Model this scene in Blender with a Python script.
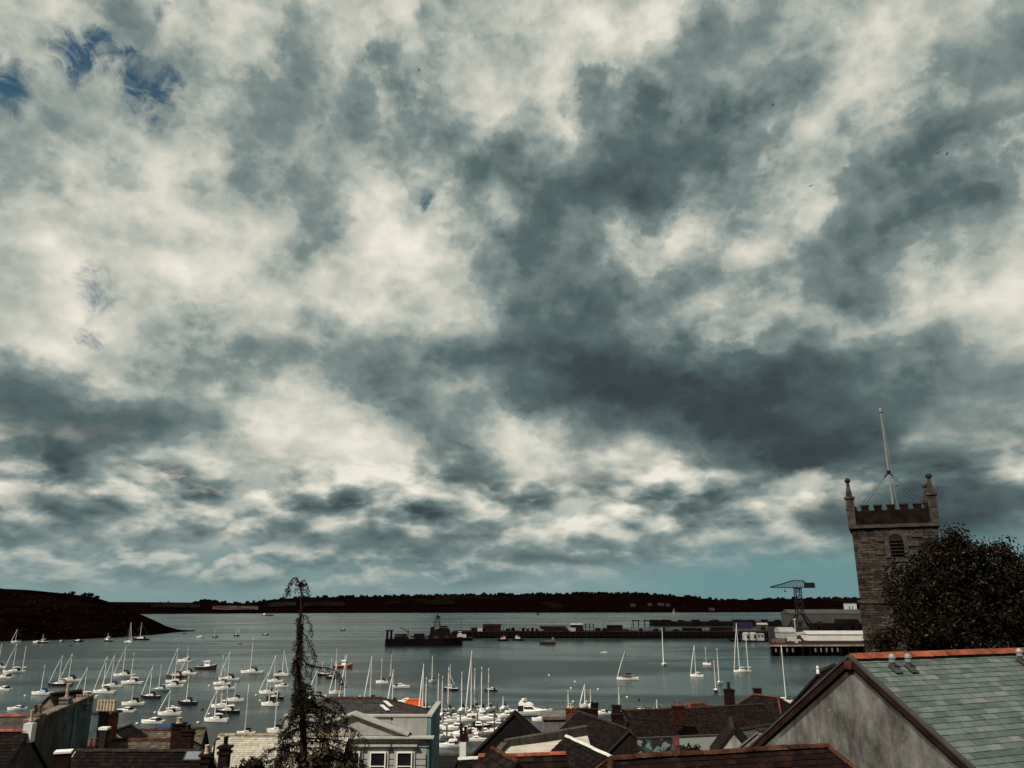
import bpy, bmesh, math, random
from mathutils import Vector, Matrix, noise as mnoise
from math import radians as R, sin, cos, tan, pi, atan2, asin, sqrt

S = bpy.context.scene
for o in list(bpy.data.objects): bpy.data.objects.remove(o)
COL = S.collection

# ------------------------------------------------------------------ camera
FPX = 770.0; PITCH = R(15.6); CAMZ = 25.0
cd = bpy.data.cameras.new('camera'); cam = bpy.data.objects.new('camera', cd); COL.objects.link(cam)
cam.location = (0, 0, CAMZ); cam.rotation_euler = (pi/2 + PITCH, 0, 0)
cd.sensor_width = 36; cd.lens = FPX/1024*36; cd.clip_start = 0.3; cd.clip_end = 20000
S.camera = cam

def ray(px, py):
    dx = (px-512)/FPX; dy = (384-py)/FPX
    return Vector((dx, cos(PITCH)-dy*sin(PITCH), sin(PITCH)+dy*cos(PITCH)))
def PY(px, py, Y):            # point seen at a pixel, Y metres ahead
    d = ray(px, py); t = Y/d.y
    return Vector((d.x*t, Y, CAMZ+d.z*t))
def PZ(px, py, z=0.0):        # point seen at a pixel, on the level z
    d = ray(px, py); t = (z-CAMZ)/d.z
    return Vector((d.x*t, d.y*t, z))
def azel(px, py):
    d = ray(px, py).normalized(); return atan2(d.x, d.y), asin(d.z)

# ------------------------------------------------------------------ colour management
S.view_settings.view_transform = 'Standard'; S.view_settings.look = 'None'
S.view_settings.exposure = 0; S.view_settings.gamma = 1; S.view_settings.use_curve_mapping = False
S.render.engine = 'CYCLES'
S.cycles.use_adaptive_sampling = True; S.cycles.adaptive_threshold = .02; S.cycles.adaptive_min_samples = 12
S.cycles.max_bounces = 5; S.cycles.diffuse_bounces = 2; S.cycles.glossy_bounces = 2; S.cycles.transparent_max_bounces = 4

def s2l(r, g, b):
    f = lambda c: (c/255/12.92 if c/255 <= .04045 else ((c/255+.055)/1.055)**2.4)
    return (f(r), f(g), f(b), 1)

class NT:                      # small node-tree writer
    def __init__(s, tree): s.t = tree; s.n = tree.nodes; s.l = tree.links
    def node(s, typ, **kw):
        n = s.n.new(typ)
        for k, v in kw.items(): setattr(n, k, v)
        return n
    def put(s, sock, v):
        if v is None: return
        if isinstance(v, bpy.types.NodeSocket): s.l.new(v, sock)
        else: sock.default_value = v
    def math(s, op, a, b=None, c=None, clamp=False):
        n = s.node('ShaderNodeMath', operation=op, use_clamp=clamp)
        for i, v in enumerate((a, b, c)): s.put(n.inputs[i], v)
        return n.outputs[0]
    def vec(s, op, a, b=None, c=None, scale=None):
        n = s.node('ShaderNodeVectorMath', operation=op)
        for i, v in enumerate((a, b, c)): s.put(n.inputs[i], v)
        if scale is not None: s.put(n.inputs['Scale'], scale)
        return n.outputs['Value'] if op in ('DOT_PRODUCT', 'LENGTH') else n.outputs[0]
    def noise(s, v, scale, detail=4, rough=.5, dist=0, lac=2.0, dim='3D', w=None):
        n = s.node('ShaderNodeTexNoise', noise_dimensions=dim)
        s.put(n.inputs['Vector'], v)
        if w is not None: s.put(n.inputs['W'], w)
        n.inputs['Scale'].default_value = scale; n.inputs['Detail'].default_value = detail
        n.inputs['Roughness'].default_value = rough; n.inputs['Lacunarity'].default_value = lac
        n.inputs['Distortion'].default_value = dist
        return n
    def ramp(s, fac, stops, interp='LINEAR'):
        n = s.node('ShaderNodeValToRGB'); n.color_ramp.interpolation = interp
        e = n.color_ramp.elements
        while len(e) < len(stops): e.new(.5)
        for i, (p, c) in enumerate(stops):
            e[i].position = p; e[i].color = c if len(c) == 4 else (*c, 1)
        s.put(n.inputs[0], fac); return n.outputs[0]
    def mix(s, fac, a, b, mode='MIX'):
        n = s.node('ShaderNodeMix', data_type='RGBA', blend_type=mode)
        s.put(n.inputs[0], fac); s.put(n.inputs[6], a); s.put(n.inputs[7], b); return n.outputs[2]
    def maprange(s, v, a, b, c=0, d=1, typ='SMOOTHSTEP'):
        n = s.node('ShaderNodeMapRange', interpolation_type=typ)
        for i, x in enumerate((v, a, b, c, d)): s.put(n.inputs[i], x)
        return n.outputs[0]

# ------------------------------------------------------------------ sky and sun
SUN_AZ, SUN_EL = R(222), R(46)           # clockwise from straight ahead: behind the left shoulder
W = bpy.data.worlds.new('World'); S.world = W; W.use_nodes = True
W.node_tree.nodes.clear(); w = NT(W.node_tree)
sky = w.node('ShaderNodeTexSky', sky_type='NISHITA', sun_disc=False)
sky.sun_elevation = SUN_EL; sky.sun_rotation = SUN_AZ; sky.air_density = 1.2; sky.dust_density = 1.5; sky.ozone_density = 2.0
D = w.node('ShaderNodeTexCoord').outputs['Generated']
D = w.vec('NORMALIZE', D)
sp = w.node('ShaderNodeSeparateXYZ'); w.put(sp.inputs[0], D)
az = w.math('ARCTAN2', sp.outputs[0], sp.outputs[1]); el = w.math('ARCSINE', sp.outputs[2])
cb = w.node('ShaderNodeCombineXYZ'); w.put(cb.inputs[0], az); w.put(cb.inputs[1], el); AE = cb.outputs[0]
zz = w.math('ADD', w.math('MAXIMUM', sp.outputs[2], 0.0), 0.075)
cq = w.node('ShaderNodeCombineXYZ')
w.put(cq.inputs[0], w.math('DIVIDE', sp.outputs[0], zz)); w.put(cq.inputs[1], w.math('DIVIDE', sp.outputs[1], zz))
Q = cq.outputs[0]                         # where the view ray meets the cloud deck
# cloud outlines: warp the directions before the large masses are laid out
PU = w.vec('MULTIPLY', AE, (4.6, 6.2, 1))   # broad masses overhead
wn = w.noise(w.vec('MULTIPLY', AE, (7, 8.5, 1)), 1.0, 6, .6)
wv = w.vec('SUBTRACT', wn.outputs['Color'], (.5, .5, .5))
elw = w.math('MULTIPLY_ADD', w.math('MAXIMUM', el, 0), 1.3, .16)
wv = w.vec('SCALE', wv, scale=w.math('MULTIPLY', elw, .34))
wv = w.vec('MULTIPLY', wv, (1, .75, 0))
P = w.vec('ADD', AE, wv)
def blobs(lst, vec):
    acc = None
    for (x, y, rx, ry, rot, amp) in lst:
        a, e = azel(x, y); a2, _ = azel(x+10, y); _, e2 = azel(x, y-10)
        m = w.node('ShaderNodeMapping', vector_type='TEXTURE')
        m.inputs['Location'].default_value = (a, e, 0)
        m.inputs['Rotation'].default_value = (0, 0, -R(rot))
        m.inputs['Scale'].default_value = (abs(a2-a)/10*rx, abs(e2-e)/10*ry, 1)
        w.put(m.inputs['Vector'], vec)
        g = w.node('ShaderNodeTexGradient', gradient_type='SPHERICAL'); w.put(g.inputs[0], m.outputs[0])
        acc = w.math('MULTIPLY_ADD', g.outputs['Fac'], amp, acc if acc is not None else 0.0)
    return acc
#@SKYBLOBS
MASS = [
 (690,402,250,90,6,.58),(800,400,170,80,0,.34),(610,330,120,90,40,.26),(570,330,130,100,0,.20),
 (660,165,210,80,-4,.36),(450,165,150,80,35,.30),(700,70,100,120,-20,.20),
 (870,205,240,50,0,.18),(965,95,150,110,-40,.20),(830,268,180,80,0,.38),
 (50,408,170,62,0,.46),(200,428,100,40,8,.30),(310,366,240,46,0,.18),(150,310,120,60,0,-.22),(470,372,110,44,0,.14),
 (455,445,85,48,22,.55),(35,490,120,62,0,.36),(800,455,150,36,0,.36),
 (960,430,150,110,0,.20),(965,520,200,70,0,.42),(800,515,230,50,0,.30),
 (170,512,120,40,0,.26),(400,530,140,36,0,.28),(560,558,260,26,0,.40),(90,545,120,20,0,.22),(300,500,110,40,0,.2),
 (60,120,140,90,0,.16),(300,110,150,120,0,.20),(520,250,100,60,0,.12),
 (130,205,260,110,10,-.26),(30,20,110,70,0,-.26),(220,40,110,80,0,-.24),
 (400,55,120,80,30,-.26),(600,48,130,80,0,-.40),(425,245,110,95,0,-.42),
 (300,440,260,70,0,-.34),(130,470,110,40,0,-.2),(850,105,200,80,-15,-.34),(810,20,130,60,0,-.08),
 (1010,150,90,50,0,-.40),(985,285,130,80,0,-.22),(680,238,120,50,0,-.32),(740,322,110,50,0,-.34),
 (560,470,170,50,10,-.26),(520,440,60,30,0,-.2),(60,315,120,70,0,-.12),(95,374,70,40,0,-.34),(700,455,130,30,0,-.28),
 (890,380,120,60,0,-.1),(560,520,150,30,0,-.16),(410,505,90,30,0,-.2),(230,470,120,30,0,-.14),
]
HOLES = [(143,88,62,46,35,1.0),(85,55,52,50,20,.75),(8,88,44,46,0,.62),(155,10,26,16,0,.8),(92,288,36,40,0,.50),(421,201,12,16,0,.8),(80,335,40,20,0,.4)]
#@END
DK0 = .31
mass = blobs([(x, y, a, b_, r, q if q > 0 else q*.86) for x, y, a, b_, r, q in MASS], P)
def billow(v, warp=.28, sc=1.0, det=3.0, a=None):
    """heaped cumulus lobes: domes within domes, their edges frayed by fine noise"""
    a = w.noise(v, 1.3*sc, 7, .60, .1)
    k = w.vec('ADD', v, w.vec('SCALE', w.vec('SUBTRACT', a.outputs['Color'], (.5, .5, .5)), scale=warp*2/sc))
    b = w.node('ShaderNodeTexVoronoi', feature='F1', voronoi_dimensions='2D', normalize=True)
    b.inputs['Scale'].default_value = 1.15*sc; b.inputs['Detail'].default_value = det; b.inputs['Roughness'].default_value = .52
    w.put(b.inputs['Vector'], k)
    dome = w.math('SUBTRACT', 1.0, w.math('MULTIPLY', b.outputs['Distance'], 1.55))
    return w.math('ADD', w.math('MULTIPLY', dome, .62), w.math('MULTIPLY', a.outputs[0], .55)), a.outputs[0]
g1, a1 = billow(PU)
g2, a2 = billow(w.vec('ADD', PU, (.05, .17, 0)))
PV = w.vec('MULTIPLY_ADD', AE, (10.5, 14.0, 1), (5.3, 2.1, 0))   # smaller heaps riding on the broad masses
s1, _ = billow(PV, .24)
s2, _ = billow(w.vec('ADD', PV, (.06, .22, 0)), .24)
rel = w.math('MULTIPLY_ADD', w.math('SUBTRACT', s2, s1), .55, w.math('SUBTRACT', g2, g1))                    # >0 below a lobe's crown, <0 on its lit upper edge
f1 = w.noise(Q, .8, 6, .58)
f2 = w.noise(AE, 11.0, 7, .58, .8)
n1 = w.math('SUBTRACT', g1, .50); n2 = w.math('SUBTRACT', f2.outputs[0], .5)
dk = w.math('ADD', mass, DK0)
dk = w.math('MULTIPLY_ADD', w.math('SUBTRACT', f1.outputs[0], .5), .55, dk)
dk = w.math('MULTIPLY_ADD', n1, .60, dk)
dk = w.math('MULTIPLY_ADD', w.math('SUBTRACT', a1, .5), .40, dk)
dk = w.math('MULTIPLY_ADD', w.math('SUBTRACT', s1, .5), .50, dk)
dk = w.math('MULTIPLY_ADD', n2, .12, dk)
step = w.math('ADD', w.maprange(dk, .36, .44), w.math('MULTIPLY', w.maprange(dk, .54, .63), .8))
dk = w.math('MULTIPLY_ADD', rel, 1.0, dk)
dk = w.math('ADD', w.math('MULTIPLY', dk, .86), w.math('MULTIPLY', step, .068))
STOPS = [(0, s2l(240,235,220)), (.10, s2l(219,216,201)), (.235, s2l(175,181,171)), (.35, s2l(126,141,138)),
         (.50, s2l(87,106,106)), (.69, s2l(60,72,76)), (1, s2l(42,48,54))]
cloud = w.ramp(w.math('MULTIPLY', dk, .70), STOPS)
# rows of flat based cumulus towards the horizon
rowbg = w.ramp(w.maprange(el, R(1.0), R(13)), [(0, s2l(128,152,152)), (.25, s2l(140,158,156)), (.6, s2l(176,184,176)), (1, s2l(205,205,192))])
def rows(base, sx, sy, e0, e1, e2, e3, thr, seed):
    v = w.vec('MULTIPLY_ADD', AE, (sx, sy, 1), (seed, seed*.7, 0))
    b, aa = billow(v, .22)
    u, _ = billow(w.vec('ADD', v, (.04, .30, 0)), .22)
    cov = w.math('MULTIPLY_ADD', mass, .22, w.math('SUBTRACT', b, thr))
    al = w.maprange(cov, -.05, .11)
    win = w.math('MULTIPLY', w.maprange(el, R(e0), R(e1)), w.maprange(el, R(e3), R(e2)))
    sh = w.math('MULTIPLY_ADD', w.math('SUBTRACT', u, b), 2.6, w.math('MULTIPLY_ADD', cov, 1.1, .27))
    sh = w.math('MULTIPLY_ADD', mass, .25, sh)
    far = w.maprange(el, R(7), R(1.2))
    col = w.ramp(w.math('MULTIPLY', sh, .70), STOPS)
    col = w.mix(w.math('MULTIPLY', far, .45), col, s2l(126,148,148))
    return w.mix(w.math('MULTIPLY', al, win), base, col)
veil = w.math('MULTIPLY_ADD', n2, .75, w.math('MULTIPLY_ADD', w.math('SUBTRACT', a1, .5), .6, .14))
rowbg = w.mix(w.maprange(el, R(3), R(9), 0, .7), rowbg, w.ramp(veil, STOPS))
L = rows(rowbg, 10.5, 24, .1, 1.2, 4.2, 6.5, .485, 3.1)
L = rows(L, 6.2, 13, 2.6, 4.4, 12, 16, .46, 11.7)
lw = w.maprange(w.math('MULTIPLY_ADD', n1, .10, el), R(13), R(7.5))
lw = w.math('MULTIPLY', lw, w.maprange(mass, .42, .22))
cloud = w.mix(lw, cloud, L)
# distant air under the cloud deck, seen low over the land
low = w.maprange(el, R(5), R(0.0))
cloud = w.mix(w.math('MULTIPLY', low, .52), cloud, s2l(112,140,141))
rt = w.maprange(az, R(-3), R(16))
clr = w.math('MULTIPLY_ADD', n1, .10, w.math('SUBTRACT', el, w.math('MULTIPLY', rt, R(2.6))))
clear = w.math('MULTIPLY', w.maprange(clr, R(3.0), R(-.2)), w.math('MULTIPLY_ADD', rt, .52, .48))
hol = blobs(HOLES, w.vec('ADD', AE, w.vec('SCALE', wv, scale=.35)))
f3 = w.noise(AE, 17.0, 9, .66, .5)
hol = w.math('MULTIPLY_ADD', w.math('SUBTRACT', f3.outputs[0], .5), w.math('MULTIPLY', w.math('MINIMUM', w.math('MULTIPLY', hol, 4), 1), 1.7), hol)
f4 = w.noise(w.vec('MULTIPLY_ADD', AE, (1, 1.25, 1), (9, 4, 2)), 24.0, 7, .62, .8)
hol = w.math('MULTIPLY', w.maprange(hol, .10, .60), w.maprange(f4.outputs[0], .34, .58, .12, 1))
skyc = w.node('ShaderNodeVectorMath', operation='SCALE'); w.put(skyc.inputs[0], sky.outputs[0]); skyc.inputs['Scale'].default_value = .07
blue = w.mix(1.0, skyc.outputs[0], (.22, .56, .62, 1), 'MULTIPLY')
hz = w.mix(rt, s2l(136,162,162), s2l(108,144,146))
c = w.mix(clear, cloud, hz)
c = w.mix(w.math('MULTIPLY', hol, .93), c, blue)
# unseen sky behind the camera, darkened to lessen the ambient light
back = w.maprange(sp.outputs[1], .15, -.5)
c = w.mix(w.math('MULTIPLY', back, .55), c, (.10, .115, .12, 1))
bg = w.node('ShaderNodeBackground'); w.put(bg.inputs[0], c); bg.inputs[1].default_value = 1.0
out = w.node('ShaderNodeOutputWorld'); w.l.new(bg.outputs[0], out.inputs[0])
W.cycles.sampling_method = 'MANUAL'; W.cycles.sample_map_resolution = 512

sl = bpy.data.lights.new('sun', 'SUN'); sun = bpy.data.objects.new('sun', sl); COL.objects.link(sun)
sl.energy = 5.0; sl.angle = R(2.0); sl.color = (1, .93, .82)
sun.rotation_euler = Vector((sin(SUN_AZ)*cos(SUN_EL), cos(SUN_AZ)*cos(SUN_EL), sin(SUN_EL))).to_track_quat('Z', 'Y').to_euler()
# ------------------------------------------------------------------ building helpers
rnd = random.Random(7)
def V(*a): return Vector(a)
def hor(az): return Vector((sin(R(az)), cos(R(az)), 0))

class MB:
    """collects shapes; build() links them as ONE mesh object"""
    def __init__(s): s.v = []; s.f = []; s.m = []; s.cur = 0
    def add(s, verts, faces):
        b = len(s.v); s.v += [Vector(p) for p in verts]
        s.f += [tuple(b+i for i in f) for f in faces]; s.m += [s.cur]*len(faces); return s
    def box(s, c, size, rz=0, M=None):
        hx, hy, hz = size[0]/2, size[1]/2, size[2]/2; c = Vector(c)
        Rm = M if M is not None else Matrix.Rotation(rz, 3, 'Z')
        vs = [c + Rm @ Vector((x, y, z)) for z in (-hz, hz) for x, y in ((-hx,-hy),(hx,-hy),(hx,hy),(-hx,hy))]
        return s.add(vs, [(3,2,1,0),(4,5,6,7),(0,1,5,4),(1,2,6,5),(2,3,7,6),(3,0,4,7)])
    def taper(s, c, size0, size1, h, rz=0):
        c = Vector(c); Rm = Matrix.Rotation(rz, 3, 'Z')
        vs = [c + Rm @ Vector((x*a[0]/2, y*a[1]/2, z)) for z, a in ((0, size0), (h, size1)) for x, y in ((-1,-1),(1,-1),(1,1),(-1,1))]
        return s.add(vs, [(3,2,1,0),(4,5,6,7),(0,1,5,4),(1,2,6,5),(2,3,7,6),(3,0,4,7)])
    def prism(s, poly, vec):
        n = len(poly); vec = Vector(vec); a = [Vector(p) for p in poly]; b = [p+vec for p in a]
        return s.add(a+b, [tuple(range(n))[::-1], tuple(range(n, 2*n))] + [(i, (i+1) % n, n+(i+1) % n, n+i) for i in range(n)])
    def tube(s, pts, rs, n=6, cap=True):
        pts = [Vector(p) for p in pts]
        if not hasattr(rs, '__len__'): rs = [rs]*len(pts)
        vs = []
        for i, p in enumerate(pts):
            d = (pts[min(i+1, len(pts)-1)] - pts[max(i-1, 0)])
            d = d.normalized() if d.length > 1e-9 else Vector((0, 0, 1))
            u = d.cross(Vector((0, 0, 1)) if abs(d.z) < .9 else Vector((1, 0, 0))).normalized(); q = d.cross(u)
            vs += [p + (u*cos(2*pi*k/n) + q*sin(2*pi*k/n))*rs[i] for k in range(n)]
        fs = [(i*n+k, i*n+(k+1) % n, (i+1)*n+(k+1) % n, (i+1)*n+k) for i in range(len(pts)-1) for k in range(n)]
        if cap: fs += [tuple(range(n))[::-1], tuple(range((len(pts)-1)*n, len(pts)*n))]
        return s.add(vs, fs)
    def lathe(s, prof, c=(0, 0, 0), n=10):
        c = Vector(c); vs = []
        for r, z in prof: vs += [c + Vector((r*cos(2*pi*k/n), r*sin(2*pi*k/n), z)) for k in range(n)]
        m = len(prof)
        fs = [(i*n+k, i*n+(k+1) % n, (i+1)*n+(k+1) % n, (i+1)*n+k) for i in range(m-1) for k in range(n)]
        fs += [tuple(range(n))[::-1], tuple(range((m-1)*n, m*n))]
        return s.add(vs, fs)
    def loft(s, secs, closed=False, caps=True):
        n = len(secs[0]); vs = [p for q in secs for p in q]; k = n if closed else n-1
        fs = [(i*n+j, i*n+(j+1) % n, (i+1)*n+(j+1) % n, (i+1)*n+j) for i in range(len(secs)-1) for j in range(k)]
        if caps: fs += [tuple(range(n))[::-1], tuple(range((len(secs)-1)*n, len(secs)*n))]
        return s.add(vs, fs)
    def build(s, name, mats, parent=None, local=False, smooth=False):
        me = bpy.data.meshes.new(name); o = bpy.data.objects.new(name, me); COL.objects.link(o)
        vs = s.v
        if parent is not None:
            o.parent = parent
            if not local:
                r = parent
                while r.parent: r = r.parent
                inv = (Matrix.Translation(r.location) @ r.rotation_euler.to_matrix().to_4x4()).inverted()
                vs = [inv @ p for p in vs]
        me.from_pydata([tuple(p) for p in vs], [], s.f)
        mats = mats if isinstance(mats, (list, tuple)) else [mats]
        for m in mats: me.materials.append(m)
        me.polygons.foreach_set('material_index', s.m)
        if smooth: me.polygons.foreach_set('use_smooth', [True]*len(s.f))
        bm = bmesh.new(); bm.from_mesh(me); bmesh.ops.recalc_face_normals(bm, faces=bm.faces); bm.to_mesh(me); bm.free()
        me.update(); return o

def tag(o, label, cat, group=None, kind=None):
    if kind: o['kind'] = kind
    if label: o['label'] = label
    if cat: o['category'] = cat
    if group: o['group'] = group
    return o
def thing(name, loc, label, cat, group=None, rz=0):
    o = bpy.data.objects.new(name, None); COL.objects.link(o); o.location = loc; o.rotation_euler = (0, 0, rz)
    o.empty_display_size = .5
    return tag(o, label, cat, group)
def struct(o): o['kind'] = 'structure'; return o

# ------------------------------------------------------------------ materials
def mk(name):
    m = bpy.data.materials.new(name); m.use_nodes = True; t = NT(m.node_tree)
    b = t.n['Principled BSDF']; b.inputs['Roughness'].default_value = .8
    return m, t, b
MATS = {}
def M(name, col, rough=.7, var=.25, scale=2.0, tint=None, streak=0, bump=0, metal=0, island=0, spec=.08):
    """plain weathered surface: base colour broken up by noise, optional rain streaks and per-piece variation"""
    if name in MATS: return MATS[name]
    m, t, b = mk(name); co = t.node('ShaderNodeTexCoord').outputs['Object']
    n = t.noise(co, scale, 7, .62).outputs[0]
    f = t.maprange(n, .3, .7)
    c2 = tint or tuple(x*(1-var*1.3) for x in col); c1 = tuple(min(1, x*(1+var)) for x in col)
    c = t.mix(f, (*c2, 1), (*c1, 1))
    if streak:
        sv = t.vec('MULTIPLY', co, (2.2, 2.2, .16))
        k = t.maprange(t.noise(sv, 1.6, 6, .6).outputs[0], .42, .68)
        c = t.mix(t.math('MULTIPLY', k, streak), c, (col[0]*.3, col[1]*.28, col[2]*.26, 1))
    if island:
        g = t.node('ShaderNodeNewGeometry').outputs['Random Per Island']
        c = t.mix(1.0, c, t.ramp(g, [(0, (1-island,)*3), (1, (1+island*.6,)*3)]), 'MULTIPLY')
    t.put(b.inputs['Base Color'], c); b.inputs['Roughness'].default_value = rough
    b.inputs['Metallic'].default_value = metal; b.inputs['Specular IOR Level'].default_value = spec
    if bump:
        bp = t.node('ShaderNodeBump'); bp.inputs['Strength'].default_value = bump; bp.inputs['Distance'].default_value = .03
        t.put(bp.inputs['Height'], t.noise(co, scale*9, 5, .6).outputs[0]); t.put(b.inputs['Normal'], bp.outputs[0])
    MATS[name] = m; return m
def roofmat(name, stops, lichen=None, lscale=1.2, lthr=.60, rough=.75, spots=None):
    """slates / tiles: each piece its own tone, with lichen or moss patches"""
    if name in MATS: return MATS[name]
    m, t, b = mk(name); co = t.node('ShaderNodeTexCoord').outputs['Object']
    g = t.node('ShaderNodeNewGeometry').outputs['Random Per Island']
    c = t.ramp(g, stops)
    fine = t.noise(co, 6, 6, .65).outputs[0]
    c = t.mix(1.0, c, t.ramp(fine, [(.25, (.68, .68, .68)), (.75, (1.3, 1.3, 1.3))]), 'MULTIPLY')
    if lichen:
        k = t.maprange(t.noise(co, lscale, 8, .68).outputs[0], lthr, lthr+.12)
        c = t.mix(k, c, (*lichen, 1))
    if spots:
        k = t.maprange(t.noise(co, 3.1, 6, .7, 1.0).outputs[0], .66, .72)
        c = t.mix(t.math('MULTIPLY', k, .8), c, (*spots, 1))
    t.put(b.inputs['Base Color'], c); b.inputs['Roughness'].default_value = rough; b.inputs['Specular IOR Level'].default_value = .06
    MATS[name] = m; return m

m_slate_new = roofmat('slate_green_grey', [(0, (.066, .083, .076)), (.25, (.080, .102, .093)), (.55, (.094, .118, .107)), (.80, (.112, .137, .123)), (.94, (.134, .152, .135)), (1, (.155, .157, .142))], lichen=(.125, .142, .128), lscale=1.6, lthr=.58, rough=.55)
m_slate_dark = roofmat('slate_dark', [(0, (.0055, .0036, .0031)), (.6, (.0105, .0068, .0058)), (1, (.019, .0128, .0105))], lichen=(.032, .023, .016), lscale=.5, lthr=.56)
m_slate_brown = roofmat('slate_brown', [(0, (.0065, .0038, .0032)), (.6, (.012, .0068, .0056)), (1, (.021, .0125, .010))], lichen=(.040, .026, .018), lscale=.4, lthr=.6)
m_slate_spot = roofmat('slate_lichen_spots', [(0, (.0048, .0029, .0025)), (.6, (.0088, .0054, .0046)), (1, (.0155, .0098, .008))], lichen=(.032, .021, .014), lscale=.8, lthr=.58, spots=(.30, .27, .22))
m_tile_brown = roofmat('tile_brown', [(0, (.008, .004, .0035)), (.6, (.014, .0065, .005)), (1, (.024, .010, .0075))], lichen=(.050, .020, .010), lscale=2.4, lthr=.60, spots=(.16, .12, .085))
m_tile_lichen = roofmat('tile_lichen', [(0, (.055, .046, .034)), (.6, (.09, .074, .054)), (1, (.13, .108, .08))], lichen=(.11, .072, .036), lscale=.6, lthr=.55)
m_roof_pale = roofmat('slate_pale', [(0, (.30, .272, .215)), (.6, (.39, .355, .285)), (1, (.46, .425, .345))], lichen=(.27, .225, .155), lscale=.7, lthr=.62)
m_ridge_red = M('ridge_terracotta', (.27, .070, .035), .8, .30, 5, island=.35, streak=.35)
m_ridge_old = M('ridge_weathered', (.060, .023, .012), .85, .5, 4, island=.5)
m_ridge_grey = M('ridge_grey', (.028, .022, .019), .85, .3, 4, island=.3)
m_brick = M('brick_dark', (.017, .0070, .0055), .85, .45, 3, bump=.3)
m_brick_or = M('brick_orange', (.11, .036, .018), .85, .35, 3, bump=.3)
m_render_dk = M('render_dark', (.022, .016, .014), .9, .3, .7, streak=.5)
m_render_teal = M('render_teal', (.075, .10, .10), .85, .35, 1.1, streak=.35)
m_render_wht = M('render_white', (.62, .60, .54), .85, .1, 1.0, streak=.25)
m_render_grey = M('render_grey', (.17, .155, .14), .9, .25, 1.0, streak=.4)
m_stone = M('stone_rubble', (.13, .10, .075), .9, .5, 2.2, bump=.6)
m_white = M('white_paint', (.74, .72, .66), .5, .06, 1.5)
m_pot = M('clay_pot', (.40, .30, .20), .85, .25, 3)
m_pot_red = M('clay_pot_red', (.16, .06, .04), .85, .3, 3)
m_lead = M('lead', (.05, .045, .045), .6, .2, 4)
m_glass = M('window_glass', (.012, .012, .013), .08, .2, 1, spec=.5)
m_black = M('black_trim', (.012, .009, .008), .6, .2, 2)
m_steel = M('steel_dark', (.010, .009, .009), .6, .3, .5)
m_zinc = M('zinc', (.26, .26, .245), .45, .15, 6, metal=.3)
# ------------------------------------------------------------------ water, town slope, quay
def grid(xs, ys, fn):
    b = MB(); vs = [Vector((x, y, fn(x, y))) for y in ys for x in xs]; n = len(xs)
    b.add(vs, [(j*n+i, j*n+i+1, (j+1)*n+i+1, (j+1)*n+i) for j in range(len(ys)-1) for i in range(n-1)]); return b
def water_mat():
    m, t, b = mk('sea_water'); co = t.node('ShaderNodeTexCoord').outputs['Object']
    st = t.vec('MULTIPLY', co, (.35, 1.0, 1))
    big = t.noise(t.vec('MULTIPLY', co, (.006, .018, 1)), 1.0, 5, .55, 1.2).outputs[0]
    slick = t.maprange(big, .40, .62)
    h1 = t.noise(st, .9, 4, .6).outputs[0]; h2 = t.noise(st, .22, 3, .55).outputs[0]
    h = t.math('MULTIPLY_ADD', h2, 1.6, h1)
    bp = t.node('ShaderNodeBump'); bp.inputs['Distance'].default_value = .10
    t.put(bp.inputs['Strength'], t.maprange(slick, 0, 1, .75, .38)); t.put(bp.inputs['Height'], h); t.put(b.inputs['Normal'], bp.outputs[0])
    t.put(b.inputs['Base Color'], t.mix(slick, (.006, .014, .016, 1), (.030, .052, .053, 1)))
    t.put(b.inputs['Roughness'], t.maprange(slick, 0, 1, .30, .22)); b.inputs['IOR'].default_value = 1.33
    b.inputs['Specular IOR Level'].default_value = .165
    return m
wb = MB(); wb.add([(-3500, 120, 0), (3500, 120, 0), (3500, 1850, 0), (-3500, 1850, 0)], [(0, 1, 2, 3)])
struct(wb.build('water', water_mat()))

QY = 125.0
prof = [(-120, 34), (-40, 27), (0, 23.2), (8, 21.5), (20, 17.5), (40, 12.5), (70, 7.6), (100, 4.4), (118, 3.1), (QY, 2.6)]
def gz(x, y):
    if y <= prof[0][0]: return prof[0][1]
    for (a, za), (b_, zb) in zip(prof, prof[1:]):
        if y <= b_: return za + (zb-za)*(y-a)/(b_-a) + .25*mnoise.noise(Vector((x*.05, y*.05, 0)))
    return prof[-1][1]
m_ground = M('town_ground', (.011, .0095, .0075), .95, .5, .15)
ys = list(range(-120, 121, 6)) + [QY]
struct(grid(list(range(-240, 241, 8)), ys, gz).build('ground', m_ground, smooth=True))
qb = MB(); qb.prism([(-240, QY, 2.9), (240, QY, 2.9), (240, QY, -3), (-240, QY, -3)], (0, 1.2, 0))
tag(qb.build('quay_wall', M('quay_stone', (.08, .07, .06), .9, .4, .6, streak=.5)), 'grey stone quay wall along the near edge of the water', 'wall')

# ------------------------------------------------------------------ far shore and headland
def lerp_prof(p, x):
    if x <= p[0][0]: return p[0][1]
    for (a, ya), (b_, yb) in zip(p, p[1:]):
        if x <= b_: return ya + (yb-ya)*(x-a)/(b_-a)
    return p[-1][1]
def hillmat(name, woods, field, fthr, sc):
    m, t, b = mk(name); co = t.node('ShaderNodeTexCoord').outputs['Object']
    n = t.noise(t.vec('MULTIPLY', co, (1, .5, 2.0)), sc, 6, .6, .6).outputs[0]
    f2 = t.noise(co, .05, 5, .65).outputs[0]
    c = t.mix(t.maprange(f2, .35, .65), (*[x*.55 for x in woods], 1), (*[x*1.5 for x in woods], 1))
    c = t.mix(t.maprange(n, fthr, fthr+.03), c, (*field, 1))
    t.put(b.inputs['Base Color'], c); b.inputs['Roughness'].default_value = 1; b.inputs['Specular IOR Level'].default_value = 0
    return m
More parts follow.
